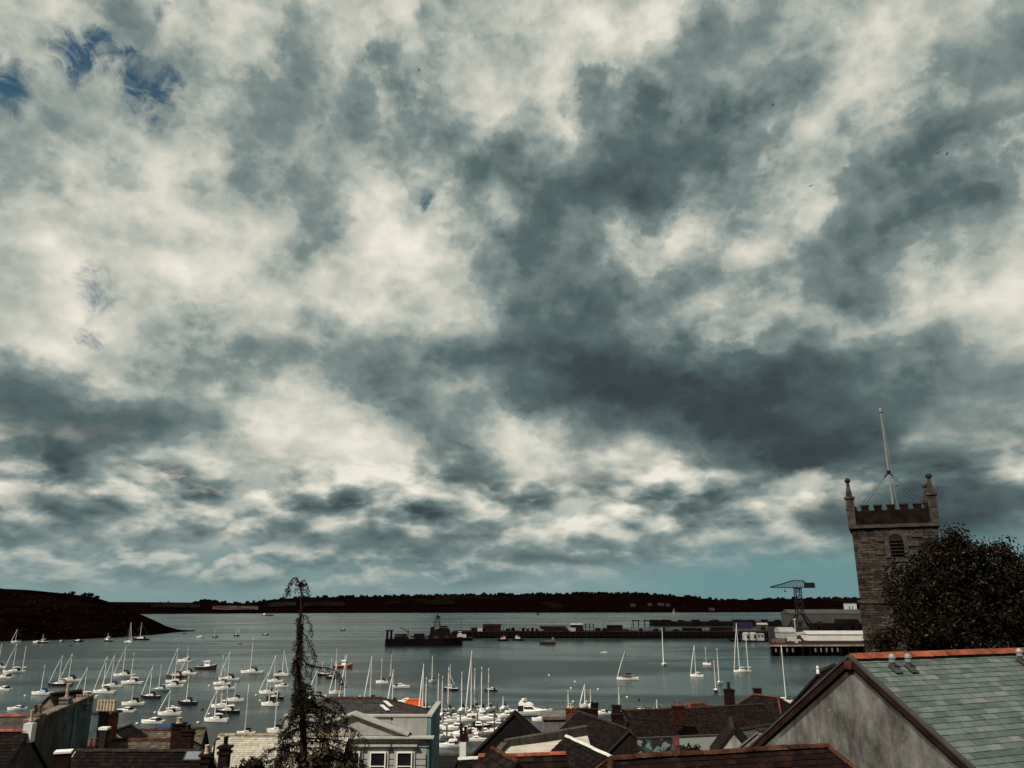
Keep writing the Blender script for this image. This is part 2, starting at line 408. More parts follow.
m_wood = hillmat('far_woods', (.0030, .0011, .0010), (.0062, .0038, .0024), .60, .007)
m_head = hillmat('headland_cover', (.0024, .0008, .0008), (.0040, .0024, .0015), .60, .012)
SKYL = [(-500,600),(-100,600),(130,602),(195,602.5),(205,601),(216,602),(240,603.5),(256,602),(272,599.5),(300,597.5),(380,596.5),(456,595),(520,594.5),(600,593.5),(640,594),(690,597),(718,600),(760,599.5),(800,598.5),(860,598),(1100,597),(1500,599)]
SHORE = [(-500,615),(130,614.2),(200,613.8),(300,613.2),(600,612.6),(800,612.2),(1500,612)]
hx = [x for x in range(-460, 1480, 5)]
b = MB(); rows = []
for k, f in enumerate((-.02, 0.0, .12, .3, .55, .8, 1.0, 1.35, 1.8)):
    row = []
    for x in hx:
        s0 = PZ(x, lerp_prof(SHORE, x)); r = PY(x, lerp_prof(SKYL, x), s0.y+430)
        hgt = max(r.z, 4)
        nz = mnoise.noise(Vector((x*.03, f*2.5, 1.7)))*2.5*min(1, f*3)
        p = s0.lerp(Vector((r.x, r.y, 0)), f)
        zf = (min(f, 1)**.75)*hgt if f <= 1 else hgt*(1-(f-1)*.8)
        row.append(Vector((p.x, p.y, (-.8 if f < 0 else zf + nz*(.0 if f == 1 else 1)))))
    rows.append(row)
n = len(hx); b.add([p for r_ in rows for p in r_], [(j*n+i, j*n+i+1, (j+1)*n+i+1, (j+1)*n+i) for j in range(len(rows)-1) for i in range(n-1)])
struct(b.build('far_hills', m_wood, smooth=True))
FARROWS = rows
# a stubble field on the far slope (between the hedges)
def far_pt(x, f, lift=1.2):
    s0 = PZ(x, lerp_prof(SHORE, x)); r = PY(x, lerp_prof(SKYL, x), s0.y+430); p = s0.lerp(Vector((r.x, r.y, 0)), f)
    return Vector((p.x, p.y, (f**.75)*max(r.z, 4)+lift+1.2))
def patch(name, x0, x1, f0, f1, m, n=16):
    b = MB(); vs = []
    for j in range(4):
        for i in range(n):
            u = i/(n-1); f = f0+(f1-f0)*j/3; k = .35*sin(pi*u)+.65
            vs.append(far_pt(x0+(x1-x0)*u, f0+(f-f0)*k))
    b.add(vs, [(j*n+i, j*n+i+1, (j+1)*n+i+1, (j+1)*n+i) for j in range(3) for i in range(n-1)])
    return struct(b.build(name, m, smooth=True))
patch('rough_pasture', 300, 345, .2, .55, M('field_brown', (.0075, .0048, .0034), 1, .5, .03, spec=0))
patch('valley_field', 268, 296, .25, .6, M('field_dun', (.011, .008, .0058), 1, .5, .03, spec=0))
patch('stubble_field', 212, 258, .12, .5, M('stubble', (.046, .033, .025), 1, .55, .03, spec=0))
patch('hedged_field', 150, 200, .30, .70, M('field_dull', (.009, .006, .0045), 1, .4, .03, spec=0))
patch('pasture_field', 425, 455, .25, .55, M('field_green', (.0055, .0046, .0022), 1, .3, .03, spec=0))

HSKY = [(-400,583),(-60,586),(0,588.5),(30,590),(50,592),(66,593.5),(82,595.5),(92,597),(102,599.5),(112,603),(122,607),(134,611.5),(147,617),(156,621),(166,626),(176,629),(186,630.3),(195,631)]
HSH = [(-400,646),(0,641.5),(40,640.5),(80,639.2),(120,637.2),(150,635),(170,633),(184,631.8),(195,631.3)]
hx2 = list(range(-390, 190, 4)) + [190, 195]
b = MB(); rows = []
for k, f in enumerate((-.03, 0, .05, .2, .4, .6, .8, 1.0, 1.4, 2.2)):
    row = []
    for x in hx2:
        s0 = PZ(x, lerp_prof(HSH, x)); back = 20 + 160*min(1, max(0, (190-x)/90))
        r = PY(x, lerp_prof(HSKY, x), s0.y+back); hgt = max(r.z, .25)
        p = s0.lerp(Vector((r.x, r.y, 0)), f)
        nz = mnoise.noise(Vector((x*.06, f*3, 5)))*1.6*min(1, max(0, (186-x)/60))
        zf = -.8 if f < 0 else (hgt*min(f, 1)**.7 + (nz if 0 < f < 1 else 0) if f <= 1 else hgt*max(0, 1-(f-1)*.85)-.5)
        if k == 2: zf = min(2.0, hgt*.3)
        row.append(Vector((p.x, p.y, zf)))
    rows.append(row)
n = len(hx2); b.add([p for r_ in rows for p in r_], [(j*n+i, j*n+i+1, (j+1)*n+i+1, (j+1)*n+i) for j in range(len(rows)-1) for i in range(n-1)])
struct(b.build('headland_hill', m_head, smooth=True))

def leafmat(name, dark, light, hi=None):
    m, t, b = mk(name)
    g = t.node('ShaderNodeNewGeometry').outputs['Random Per Island']
    st = [(0, dark), (.7, light)] + ([(.86, light), (1, hi)] if hi else [(1, light)])
    t.put(b.inputs['Base Color'], t.ramp(g, st)); b.inputs['Roughness'].default_value = .75; b.inputs['Specular IOR Level'].default_value = .03
    return m
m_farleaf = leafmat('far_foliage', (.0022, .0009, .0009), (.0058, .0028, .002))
def clump(mb, c, r, n, rg, flat=.75, leaf=.35):
    """a ragged ball of leaf-clump faces"""
    for _ in range(n):
        d = Vector((rg.gauss(0, 1), rg.gauss(0, 1), rg.gauss(0, 1))).normalized()
        p = c + Vector((d.x*r, d.y*r, d.z*r*flat))*(rg.random()**.45)
        u = Vector((rg.gauss(0, 1), rg.gauss(0, 1), rg.gauss(0, 1))).normalized(); q = u.cross(d if abs(u.dot(d)) < .95 else Vector((0, 0, 1))).normalized()
        s_ = r*leaf*(.6+.8*rg.random())
        mb.add([p-u*s_-q*s_*.6, p+u*s_-q*s_*.7, p+u*s_*.8+q*s_*.7, p-u*s_*.7+q*s_*.6], [(0, 1, 2, 3)])
rg = random.Random(3); b = MB()
for x in [rg.uniform(195, 860) for _ in range(230)] + [rg.gauss(c, s_) for c, s_, k in ((208, 9, 14), (500, 6, 8), (530, 9, 12), (596, 10, 14), (640, 16, 22), (688, 7, 10), (630, 4, 6), (345, 14, 8), (455, 10, 8)) for _ in range(k)]:
    p = far_pt(x, 1.0, 0); clump(b, p+Vector((0, rg.uniform(-20, 10), rg.uniform(-3.0, .6))), rg.uniform(3.0, 6.0), 60, rg, .62, .3)
for _ in range(160):
    x = rg.uniform(130, 860); p = far_pt(x, rg.choice((.04, .06, .1, .3, .5, .75)), 0); clump(b, p+Vector((0, 0, 1.5)), rg.uniform(2, 4.2), 16, rg, .7)
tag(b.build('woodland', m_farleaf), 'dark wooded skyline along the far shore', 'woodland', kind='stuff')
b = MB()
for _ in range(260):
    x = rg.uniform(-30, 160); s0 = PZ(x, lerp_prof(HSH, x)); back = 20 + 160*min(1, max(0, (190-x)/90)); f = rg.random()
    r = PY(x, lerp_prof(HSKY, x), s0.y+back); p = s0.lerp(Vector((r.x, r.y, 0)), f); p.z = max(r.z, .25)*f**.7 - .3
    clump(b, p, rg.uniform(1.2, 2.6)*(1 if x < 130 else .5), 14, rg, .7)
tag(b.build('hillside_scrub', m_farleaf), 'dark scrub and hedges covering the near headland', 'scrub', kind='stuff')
m_bark = M('bark', (.018, .012, .010), .95, .4, 3)
for x, r_, lab in ((67, 1.6, 'small lone tree on the headland skyline, first from the left'), (73, 2.6, 'round tree on the headland skyline beside the small lone tree'),
                   (86, 2.6, 'tree on the headland crest just past the gap in the skyline'), (91, 3.2, 'tallest tree on the headland crest above the falling slope'), (98, 2.6, 'last tree where the headland crest starts to fall')):
    s0 = PZ(x, lerp_prof(HSH, x)); r = PY(x, lerp_prof(HSKY, x), s0.y+180); base = Vector((r.x, r.y-3, r.z-1.0))
    t_ = thing('hilltop_tree', base, lab, 'tree', 'trees on the headland skyline')
    k = MB(); k.tube([base-V(0, 0, 1), base+V(.1, 0, r_*.9)], [.3, .15]); k.build('trunk', m_bark, t_)
    k = MB()
    for j in range(6): clump(k, base+Vector((rg.uniform(-1, 1)*r_*.7, rg.uniform(-.6, .6)*r_, r_*rg.uniform(.5, 1.1))), r_*.6, 40, rg, .8, .3)
    k.build('crown', m_farleaf, t_)
# houses along the far shore
for i, (x, f, w_, lab) in enumerate(((633, .18, 9, 'pale house on the far shore, leftmost of the small row'), (650, .22, 8, 'pale cottage on the far shore left of the white house'),
        (661, .24, 13, 'white house on the far wooded shore, widest of the row'), (668, .22, 8, 'small white cottage right of the wide white house across the water'), (712, .06, 10, 'low pale boathouse at the waterline of the far shore'))):
    p = far_pt(x, f, -1.5) if i < 5 else PY(140, 612, 640)
    h_ = thing('shore_house', p, lab, 'house', 'houses on the far shore')
    k = MB(); k.box(p+V(0, 0, 1.6), (w_, 6, 3.4)); k.build('wall', M('house_wall_far', (.035, .027, .024), .9, .2, .3), h_)
    k = MB(); k.prism([p+V(-w_/2-.3, -3.3, 3.3), p+V(-w_/2-.3, 3.3, 3.3), p+V(-w_/2-.3, 0, 5.6)], (w_+.6, 0, 0)); k.build('roof', M('house_roof_far', (.03, .02, .018), .9, .2, .3), h_)

# ------------------------------------------------------------------ docks
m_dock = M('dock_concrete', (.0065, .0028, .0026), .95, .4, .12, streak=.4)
m_deck = M('dock_deck', (.016, .0115, .010), .95, .35, .1)
m_edge = M('dock_edge', (.24, .165, .125), .9, .3, .3)
m_pile = M('dock_pile', (.005, .0028, .0026), .9, .4, .4)
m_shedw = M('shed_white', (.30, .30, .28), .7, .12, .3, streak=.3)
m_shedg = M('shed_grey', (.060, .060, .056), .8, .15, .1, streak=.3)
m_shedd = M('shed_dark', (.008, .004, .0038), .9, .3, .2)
m_rust = M('rust_dark', (.014, .005, .0045), .9, .4, .3)
p1a = PZ(452, 638.2); p1b = PZ(790, 638.5)
t_ = thing('long_pier', (p1a+p1b)/2, 'long dark concrete pier stretching across the harbour', 'pier')
d = (p1b-p1a); d.z = 0; L1 = d.length; d.normalize(); nrm = Vector((-d.y, d.x, 0))
if nrm.y < 0: nrm = -nrm
def on1(x, off, z): # point on the pier at pixel column x
    r = ray(x, 638); k = (p1a.y + nrm.y*off)/r.y; return Vector((r.x*k, r.y*k, z))
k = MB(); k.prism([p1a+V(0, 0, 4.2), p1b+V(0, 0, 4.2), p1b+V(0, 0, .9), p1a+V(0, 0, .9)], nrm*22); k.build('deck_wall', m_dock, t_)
k = MB(); k.prism([p1a+V(0, 0, 4.204), p1b+V(0, 0, 4.204), p1b+V(0, 0, 4.3), p1a+V(0, 0, 4.3)], nrm*22); k.build('deck', m_deck, t_)
k = MB()
for i in range(60): k.tube([p1a+d*(L1*i/59)+V(0, -.35, -2), p1a+d*(L1*i/59)+V(0, -.35, 4.0)], .33)
k.prism([p1a+V(0, .8, .95), p1b+V(0, .8, .95), p1b+V(0, .8, -2), p1a+V(0, .8, -2)], nrm*20); k.build('pile', m_pile, t_)
def shed(name, lab, cat, c, sx, sy, h, rh, wm, rm, rz=0, doors=0, group=None, curved=False):
    o = thing(name, c, lab, cat, group, rz)
    k = MB(); k.box((0, 0, h/2), (sx, sy, h)); k.build('wall', wm, o, local=True)
    k = MB()
    if curved:
        pf = [(-sx/2-.3, -cos(a)*(sy/2+.3), h+sin(a)*rh) for a in [pi*i/10 for i in range(11)]]
        k.prism(pf, (sx+.6, 0, 0))
    else: k.prism([(-sx/2-.3, -sy/2-.4, h+.01), (-sx/2-.3, sy/2+.4, h+.01), (-sx/2-.3, 0, h+rh)], (sx+.6, 0, 0))
    k.build('roof', rm, o, local=True)
    for j in range(doors):
        k = MB(); k.box((-sx/2+(j+.5)*sx/doors, -sy/2-.05, min(h*.36, 1.8)), (min(3.4, sx/doors*.55), .12, min(h*.7, 3.6))); k.build('door', m_black, o, local=True)
    return o
ZD = 4.3
for x, sx, h, rh, wm, rm, nm, lab, cat, dr in (
    (492, 12, 3.0, 1.5, m_rust, m_rust, 'pier_shed', 'rusty red pitched shed on the long pier behind the tugs', 'shed', 2),
    (478, 9, 1.6, .7, m_shedd, m_rust, 'pier_shed', 'low dark shed at the left of the long pier', 'shed', 1),
    (546, 8, 2.2, 1.0, m_shedd, m_shedd, 'pier_shed', 'dark shed on the pier right of the white vans', 'shed', 1),
    (559, 9, 2.0, 1.2, m_rust, m_rust, 'pier_shed', 'rust coloured store with pale doors on the pier', 'shed', 2),
    (577, 8, 4.0, .9, m_shedd, m_shedw, 'pier_shed', 'taller shed with white roof at the middle of the pier', 'shed', 1),
    (615, 10, 3.3, .5, m_shedd, m_shedd, 'pier_shed', 'dark flat topped block on the right half of the pier', 'shed', 0),
    (690, 9, 1.6, .5, m_shedd, m_shedd, 'pier_shed', 'low dark hut on the pier left of the tall yacht mast', 'shed', 0),
    (722, 14, 2.0, .5, m_rust, m_shedd, 'pier_shed', 'long low rusty store near the wharf end of the pier', 'shed', 0)):
    shed(nm, lab, cat, on1(x, 9 if x != 577 else 8, ZD), sx, 6, h, rh, wm, rm, 0, dr, 'sheds on the long pier')
def van(c, col, lab, rz=0, grp='vans parked on the long pier', L=5.0):
    o = thing('parked_van', c, lab, 'van', grp, rz)
    k = MB(); k.prism([(-L/2, -.95, .35), (L/2, -.95, .35), (L/2, -.95, 1.1), (L/2-.9, -.95, 1.35), (L/2-1.6, -.95, 2.2), (-L/2, -.95, 2.2)], (0, 1.9, 0)); k.build('body', col, o, local=True)
    k = MB(); k.prism([(L/2-.95, -.99, 1.4), (L/2-1.55, -.99, 2.05), (L/2-2.3, -.99, 2.05), (L/2-2.3, -.99, 1.4)], (0, 1.98, 0)); k.build('window', m_glass, o, local=True)
    for wx in (-L/2+.9, L/2-.9):
        for wy in (-.9, .9):
            k = MB(); k.tube([(wx, wy-.1, .35), (wx, wy+.1, .35)], .35, 10); k.build('wheel', m_black, o, local=True)
for i, (x, lab) in enumerate(((521, 'white van at the left of a line parked on the long pier'), (525.5, 'white van second in the line on the long pier'), (530, 'white van third in the line on the long pier'), (535, 'white van fourth in the line on the long pier'), (539.5, 'white van last in the line beside the dark pier shed'))):
    van(on1(x, 1.6, ZD), M('van_white', (.16, .14, .13), .5, .1, .5), lab, rnd.choice((0, pi)))
for x, col, lab in ((480, m_shedw, 'small white box on the left of the pier'), (573, m_shedw, 'white crate in front of the white roofed pier shed'), (565, m_rust, 'rusty crate left of the white crate on the pier'), (598, m_rust, 'rusty crate beside the steel gantry on the pier')):
    c = on1(x, 1.5, ZD); k = MB(); k.box(c+V(0, 0, 1.1), (3.4, 2.4, 2.2))
    for q in range(5): k.box(c+V(-1.5+.75*q, -1.23, 1.1), (.12, .08, 2.0))
    tag(k.build('cargo_crate', col), lab, 'crate', 'crates on the long pier')
for i, x in enumerate((470, 486, 510, 552, 568, 604, 632, 650, 668, 705, 730)):
    c = on1(x, 3, ZD); o_ = thing('lamp_post', c, 'thin dark lamp post standing on the long pier' if 0 < i < 10 else ('lamp post nearest the tugs at the left of the pier' if i == 0 else 'lamp post nearest the wharf at the right of the pier'), 'lamp post', 'lamp posts along the long pier')
    k = MB(); k.tube([c, c+V(0, 0, 5.2), c+V(.9, 0, 5.6)], [.13, .1, .08], 5); k.build('pole', m_steel, o_); k = MB(); k.box(c+V(1.1, 0, 5.55), (.7, .3, .16)); k.build('lamp_head', m_steel, o_)
for i, (x, w_, h_) in enumerate(((474, 2, 1.2), (508, 3, 1.5), (513, 2.2, 2.0), (551, 2.5, 1.4), (582, 2.4, 1.2), (605, 3, 1.6), (626, 4, 1.0), (641, 2, 1.5), (656, 3.5, 1.2), (664, 2, 2.2), (676, 4, 1.1), (700, 2.6, 1.7), (712, 3, 1.0))):
    c = on1(x, 2+(i*37 % 5), ZD); k = MB(); k.box(c+V(0, 0, h_/2), (w_, 2.2, h_), .1*(i % 3)); k.box(c+V(.3, 0, h_+.15), (w_*.7, 1.6, .3), -.1)
    tag(k.build('cargo_heap', (m_rust, m_shedd, m_dock)[i % 3]), 'dark heap of covered cargo along the long pier', 'cargo', 'cargo heaps on the long pier')
c = on1(588, 6, ZD); k = MB()
for q in range(4):
    for yy in (0, 3): k.tube([c+V(-4+q*2.7, yy, 0), c+V(-4+q*2.7, yy, 4.4)], .16, 5)
for yy in (0, 3): k.tube([c+V(-4.2, yy, 4.4), c+V(4.3, yy, 4.4)], .18, 5); k.tube([c+V(-4.2, yy, 2.6), c+V(4.3, yy, 2.6)], .12, 5)
tag(k.build('steel_gantry', m_steel), 'open steel gantry frame on the long pier', 'gantry')
# second pier further out
a2 = PZ(655, 626.2); b2 = PZ(880, 626.2); t_ = thing('outer_pier', (a2+b2)/2, 'second dark pier beyond the long pier, with a ragged top', 'pier')
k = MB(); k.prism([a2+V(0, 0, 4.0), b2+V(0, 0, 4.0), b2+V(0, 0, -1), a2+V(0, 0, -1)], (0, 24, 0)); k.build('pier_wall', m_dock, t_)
k = MB()
for i in range(46):
    x = rg.uniform(a2.x, b2.x); k.box(V(x, a2.y+rg.uniform(2, 10), 4.0+rg.uniform(.4, 1.0)), (rg.uniform(3, 8), 3, rg.uniform(.8, 2.4)), rg.uniform(-.2, .2))
k.build('stores', m_shedd, t_)['kind'] = 'stuff'
k = MB()
for q in range(9): k.box(V(a2.x+62+q*1.6+(26 if q > 4 else 0), a2.y-.5, 5.2), (.9, .6, 1.6))
k.build('bollard', M('bollard_pale', (.14, .12, .11), .8, .2, .5), t_)
for x, lab in ((636, 'two posted mooring dolphin left of the outer pier'), (647.5, 'mooring dolphin just off the end of the outer pier')):
    c = PZ(x, 626); k = MB()
    for q in (-2.6, 2.6): k.tube([c+V(q, 0, -2), c+V(q, 0, 5.5)], .5, 8)
    k.box(c+V(0, 0, 5.0), (7, 3, .9)); tag(k.build('mooring_dolphin', m_dock), lab, 'dolphin', 'mooring dolphins')

# main wharf on the right
ZW = 5.0
def onw(x, Y, z=ZW): r = ray(x, 640); return Vector((r.x*Y/r.y, Y, z))
wl = PZ(770.5, 656.5); wx0 = wl.x; wy0 = wl.y
t_ = thing('wharf', (wx0+60, wy0, 0), 'big piled wharf with pale deck edge on the right of the harbour', 'wharf')
k = MB(); k.prism([(wx0, wy0, ZW), (wx0+340, wy0+26, ZW), (wx0+340, wy0+230, ZW), onw(768.5, wy0+230)], (0, 0, -.9)); k.build('deck', m_deck, t_)
k = MB(); k.prism([(wx0-.1, wy0-.25, ZW+.02), (wx0+340, wy0+25.75, ZW+.02), (wx0+340, wy0+25.75, ZW-.75), (wx0-.1, wy0-.25, ZW-.75)], (0, .22, 0)); k.build('deck_edge', m_edge, t_)
k = MB(); k.prism([(wx0+1.5, wy0+3, ZW-.92), (wx0+340, wy0+29, ZW-.92), (wx0+340, wy0+226, ZW-.92), onw(770.5, wy0+226, ZW-.92)], (0, 0, -8)); k.build('wharf_wall', m_dock, t_)
for i in range(30):
    x = wx0+1+i*3.6; y = wy0+.6+(x-wx0)*26/340
    k = MB(); k.tube([(x, y, -3), (x, y, ZW-.92)], .42, 7); k.build('pile', m_pile, t_)
for i in range(9):
    x = wx0+2.6+i*2.6+(i > 3)*8; y = wy0-.2+(x-wx0)*26/340
    k = MB(); k.box((x, y-.3, 2.7), (.55, .5, 1.7)); k.build('fender', M('fender_grey', (.13, .13, .13), .8, .2, 1), t_)
def onw(x, Y, z=ZW): r = ray(x, 640); return Vector((r.x*Y/r.y, Y, z))
def fit(x0, x1, Y): return (onw(x1, Y)-onw(x0, Y)).length
o = shed('wharf_shed', 'white shed with curved roof near the wharf corner', 'shed', onw(785.5, 430), fit(775, 795, 430)*.74, 8, 3.0, 2.5, m_shedw, m_shedw, 0, 0, curved=True)
o = shed('long_warehouse', 'long low white warehouse along the wharf edge', 'warehouse', onw(838, 408), fit(805, 871, 408), 9, 3.0, 1.6, M('warehouse_white', (.56, .53, .48), .7, .08, .3, streak=.15), M('warehouse_roof', (.40, .39, .36), .7, .08, .3), 0, 0)
o = shed('long_shed', 'long grey shed under the dockyard crane', 'shed', onw(826, 640, 4.5), fit(789, 866, 640), 20, 9.5, 3.0, m_shedg, m_shedg, 0, 4)
c = onw(854, 652, 4.5); o = thing('dock_tower', c, 'pale square tower block beside the long grey shed', 'tower')
k = MB(); k.box(c+V(0, 0, 8.5), (7.6, 7, 17)); k.build('wall', M('tower_pale', (.42, .44, .43), .7, .1, .3), o)
for q in (-2.2, .2): k = MB(); k.box(c+V(q, -3.55, 8), (1.1, .12, 14)); k.build('window', M('tower_glass', (.10, .15, .15), .3, .1, 1), o)
k = MB(); k.box(c+V(0, 0, 17.25), (8, 7.4, .5)); k.build('roof', m_shedg, o)
# stacks of dark containers behind the warehouse
for i in range(13):
    x = 815+i*3.7; Y = 520+rg.uniform(-6, 6); c = onw(x, Y); hh = rg.choice((5.2, 5.4, 7.6)); k = MB()
    for lv in range(int(hh/2.5)):
        cc = c+V(rg.uniform(-.15, .15), 0, 1.25+2.52*lv); k.box(cc, (2.44+.1, 9, 2.5))
        for q in range(5): k.box(cc+V(-1+.5*q, -4.53, 0), (.1, .08, 2.2))
    tag(k.build('container_stack', M('container_dark%d' % (i % 3), ((.009, .004, .004), (.013, .007, .006), (.006, .004, .005))[i % 3], .9, .3, .4)),
        'dark container stack number behind the white warehouse'.replace('number ', '') if 0 < i < 12 else ('dark container stack at the left end of the row behind the warehouse' if i == 0 else 'dark container stack at the right end by the church tower'), 'containers', 'dark container stacks on the wharf')
for x, Y, col, lab, rz in ((803, 452, (.40, .39, .36), 'white van on the wharf behind the mooring mast', 0), (806, 470, (.08, .02, .02), 'dark red van on the wharf behind the white van', pi), (794, 392, (.42, .40, .37), 'small white van on the wharf deck right of the curved shed', 0), (830, 470, (.20, .20, .19), 'grey van behind the long white warehouse', 0)):
    van(onw(x, Y), M('van_%d' % x, col, .5, .1, .5), lab, rz, 'vans on the wharf', 6)
for i, (x, Y, lab) in enumerate(((776, 388, 'stack of rusty brown pallets on the wharf corner'), (781, 386, 'low brown crate on the wharf beside the pallets'), (800, 396, 'dark crate on the wharf left of the white warehouse'))):
    c = onw(x, Y); k = MB()
    for q in range(4): k.box(c+V(0, 0, .2+.38*q), (3.4-.3*i, 2, .3)); k.box(c+V(0, 0, .02+.38*q), (3.0-.3*i, .3, .1))
    tag(k.build('pallet_stack', M('pallet%d' % i, ((.20, .09, .06), (.16, .10, .07), (.03, .02, .02))[i], .9, .3, 1)), lab, 'pallets', 'goods on the wharf deck')
c = onw(796.3, 383); k = MB(); k.tube([c, c+V(0, 0, 11.2)], [.3, .2], 8); k.box(c+V(0, 0, .3), (1.2, 1.2, .6)); k.box(c+V(0, 0, 10.6), (1.6, .4, .4))
tag(k.build('light_mast', M('mast_pale', (.36, .34, .31), .7, .1, 1)), 'pale pole on the wharf deck right of the curved shed', 'pole')
# two white tanks and a deckhouse at the pier root
for x, lab in ((746.5, 'white drum shaped tank left of its twin at the pier root'), (753.5, 'white drum shaped tank beside the small white cabin')):
    c = PZ(x, 640.5, 1.0); o = thing('storage_tank', c, lab, 'tank', 'white tanks at the pier root')
    k = MB(); k.lathe([(2.1, 0), (2.3, .3), (2.3, 4.0), (1.5, 4.6), (.2, 4.8)], c, 14); k.build('shell', m_shedw, o)
    k = MB(); k.box(c+V(.3, -2.2, 2.2), (.9, .3, 2.0)); k.build('hatch', m_shedd, o)
c = PZ(746, 641.3); k = MB(); k.prism([c+V(-9, -2, 1.0), c+V(18, -2, 1.0), c+V(16, -2, -1), c+V(-7, -2, -1)], (0, 9, 0)); k.box(c+V(4, 2, .5), (24, 10, .4))
tag(k.build('pontoon', m_dock), 'dark pontoon carrying the white tanks', 'pontoon')
c = PZ(760, 640.5, 1.0); o = thing('site_cabin', c, 'small white cabin with dark windows on the dark pontoon', 'cabin')
k = MB(); k.box(c+V(0, 0, 1.9), (4.2, 3.5, 3.8)); k.box(c+V(0, 0, 3.95), (4.6, 3.9, .25)); k.build('wall', m_shedw, o)
for q in (-1, 1): k = MB(); k.box(c+V(q, -1.78, 2.5), (1.1, .08, 1.0)); k.build('window', m_glass, o)
c = onw(744, 575, 4.3); k = MB(); k.box(c+V(0, 0, 2.4), (13, 3, 4.6))
for q in range(8): k.box(c+V(-5.6+q*1.6, -1.53, 2.4), (.15, .08, 4.2))
tag(k.build('blue_container', M('container_violet', (.022, .018, .05), .8, .2, .4)), 'dark violet blue container at the pier root', 'container')
c = onw(763, 560, 4.3); shed('grey_hut', 'small grey hut between violet container and curved shed', 'hut', c, 6.5, 5, 3.6, 1.2, m_shedg, M('hut_roof', (.25, .25, .24), .8, .1, .5), 0, 1)

# hammerhead crane
Yc = 560.0
def cz(px, py): return PY(px, py, Yc)
ct = cz(795, 588.5); ct.x = cz(797.5, 588.5).x
base = Vector((ct.x, Yc, 4.5))
cr = thing('dockyard_crane', base, 'dark steel hammerhead crane standing over the dockyard sheds', 'crane')
tw = MB(); hw = 2.3; zt = ct.z; zb = 14.0
for sx in (-1, 1):
    for sy in (-1, 1): tw.tube([(base.x+sx*hw, Yc+sy*hw, zb), (base.x+sx*hw*.8, Yc+sy*hw*.8, zt)], .30, 5)
nb = 5
for i in range(nb):
    z0 = zb+(zt-zb)*i/nb; z1 = zb+(zt-zb)*(i+1)/nb
    for sy in (-1, 1): tw.tube([(base.x-hw*.9, Yc+sy*hw*.9, z0), (base.x+hw*.9, Yc+sy*hw*.9, z1)], .2, 4); tw.tube([(base.x+hw*.9, Yc+sy*hw*.9, z0), (base.x-hw*.9, Yc+sy*hw*.9, z1)], .2, 4)
    for sx in (-1, 1): tw.tube([(base.x+sx*hw*.9, Yc-hw*.9, z0), (base.x+sx*hw*.9, Yc+hw*.9, z1)], .2, 4)
tw.build('tower', m_steel, cr)
lg = [(-7.5, -5), (7.5, -5), (-7.5, 5), (7.5, 5)]
for sx, sy in lg:
    k = MB(); k.tube([(base.x+sx*1.15, Yc+sy, 4.4), (base.x+sx/7.5*hw, Yc+sy/5*hw, zb+.4)], [.75, .6], 6)
    k.tube([(base.x+sx*.9, Yc+sy*.8, 6.5), (base.x+sx/7.5*hw*.5, Yc+sy/5*hw, zb-3)], .25, 4); k.build('leg', m_steel, cr)
jl = cz(771, 587.6); jr = cz(814.5, 587.5); zl = jl.z; jb = MB()
hgt = cz(797, 580.5).z-zl
pts_t = [(jl.x, .6), (jl.x+(base.x-jl.x)*.45, hgt*.55), (base.x-3, hgt), (base.x+4, hgt), (jr.x-6, hgt*.62), (jr.x, hgt*.55)]
for sy in (-1.4, 1.4):
    jb.tube([(jl.x, Yc+sy, zl), (jr.x, Yc+sy, zl)], .25, 5); jb.tube([(x, Yc+sy, zl+z) for x, z in pts_t], .25, 5)
    nx = 12
    tp = lambda x: lerp_prof(pts_t, x)
    for i in range(nx):
        x0 = jl.x+(jr.x-jl.x)*i/nx; x1 = jl.x+(jr.x-jl.x)*(i+1)/nx
        jb.tube([(x0, Yc+sy, zl), (x1, Yc+sy, zl+tp(x1))], .13, 4); jb.tube([(x1, Yc+sy, zl), (x1, Yc+sy, zl+tp(x1))], .13, 4)
jb.build('jib', m_steel, cr)
k = MB(); k.box(((jr.x-3.4), Yc, zl+1.6), (6.0, 3.4, 3.6)); k.build('counterweight', M('crane_black', (.012, .012, .013), .8, .2, .5), cr)
k = MB(); k.box((base.x, Yc, zl-.6), (4.4, 4.2, .7)); k.build('slew_ring', m_steel, cr)
hk = cz(785, 591); k = MB(); k.tube([(hk.x, Yc, zl), (hk.x, Yc, hk.z)], .1, 4); k.box((hk.x, Yc, hk.z-.3), (.9, .7, .9)); k.build('hook', m_steel, cr)
# ------------------------------------------------------------------ boats
HC = {'w': (.84, .81, .74), 'cream': (.55, .49, .38), 'navy': (.012, .012, .022), 'black': (.010, .008, .008), 'maroon': (.09, .016, .014), 'red': (.30, .012, .014),
      'orange': (.72, .13, .025), 'brown': (.06, .026, .013), 'teal': (.16, .25, .25), 'grey': (.10, .095, .09)}
ANTI = (('antifoul_navy', (.012, .016, .03)), ('antifoul_black', (.012, .011, .011)), ('antifoul_red', (.07, .016, .012)))
def hullm(c): return M('hull_'+c, HC[c], .35, .05, 1.0, spec=.5)
m_deckw = M('boat_deck', (.70, .66, .58), .6, .08, 2)
m_cab = M('boat_cabin', (.82, .79, .73), .45, .05, 2)
m_mast = M('mast_alloy', (.74, .72, .66), .4, .06, 2)
m_wood = M('boat_wood', (.10, .04, .018), .5, .25, 3)
m_stay = M('rigging_wire', (.20, .20, .19), .5, .1, 1)
m_sail = M('furled_sail', (.72, .70, .64), .8, .08, 2)
COV = {'dark': (.014, .012, .013), 'blue': (.018, .05, .13), 'teal': (.02, .10, .11), 'maroon': (.06, .012, .012), 'white': (.6, .58, .53), 'tan': (.25, .17, .10)}
def covm(c): return M('canvas_'+c, COV[c], .9, .15, 2)

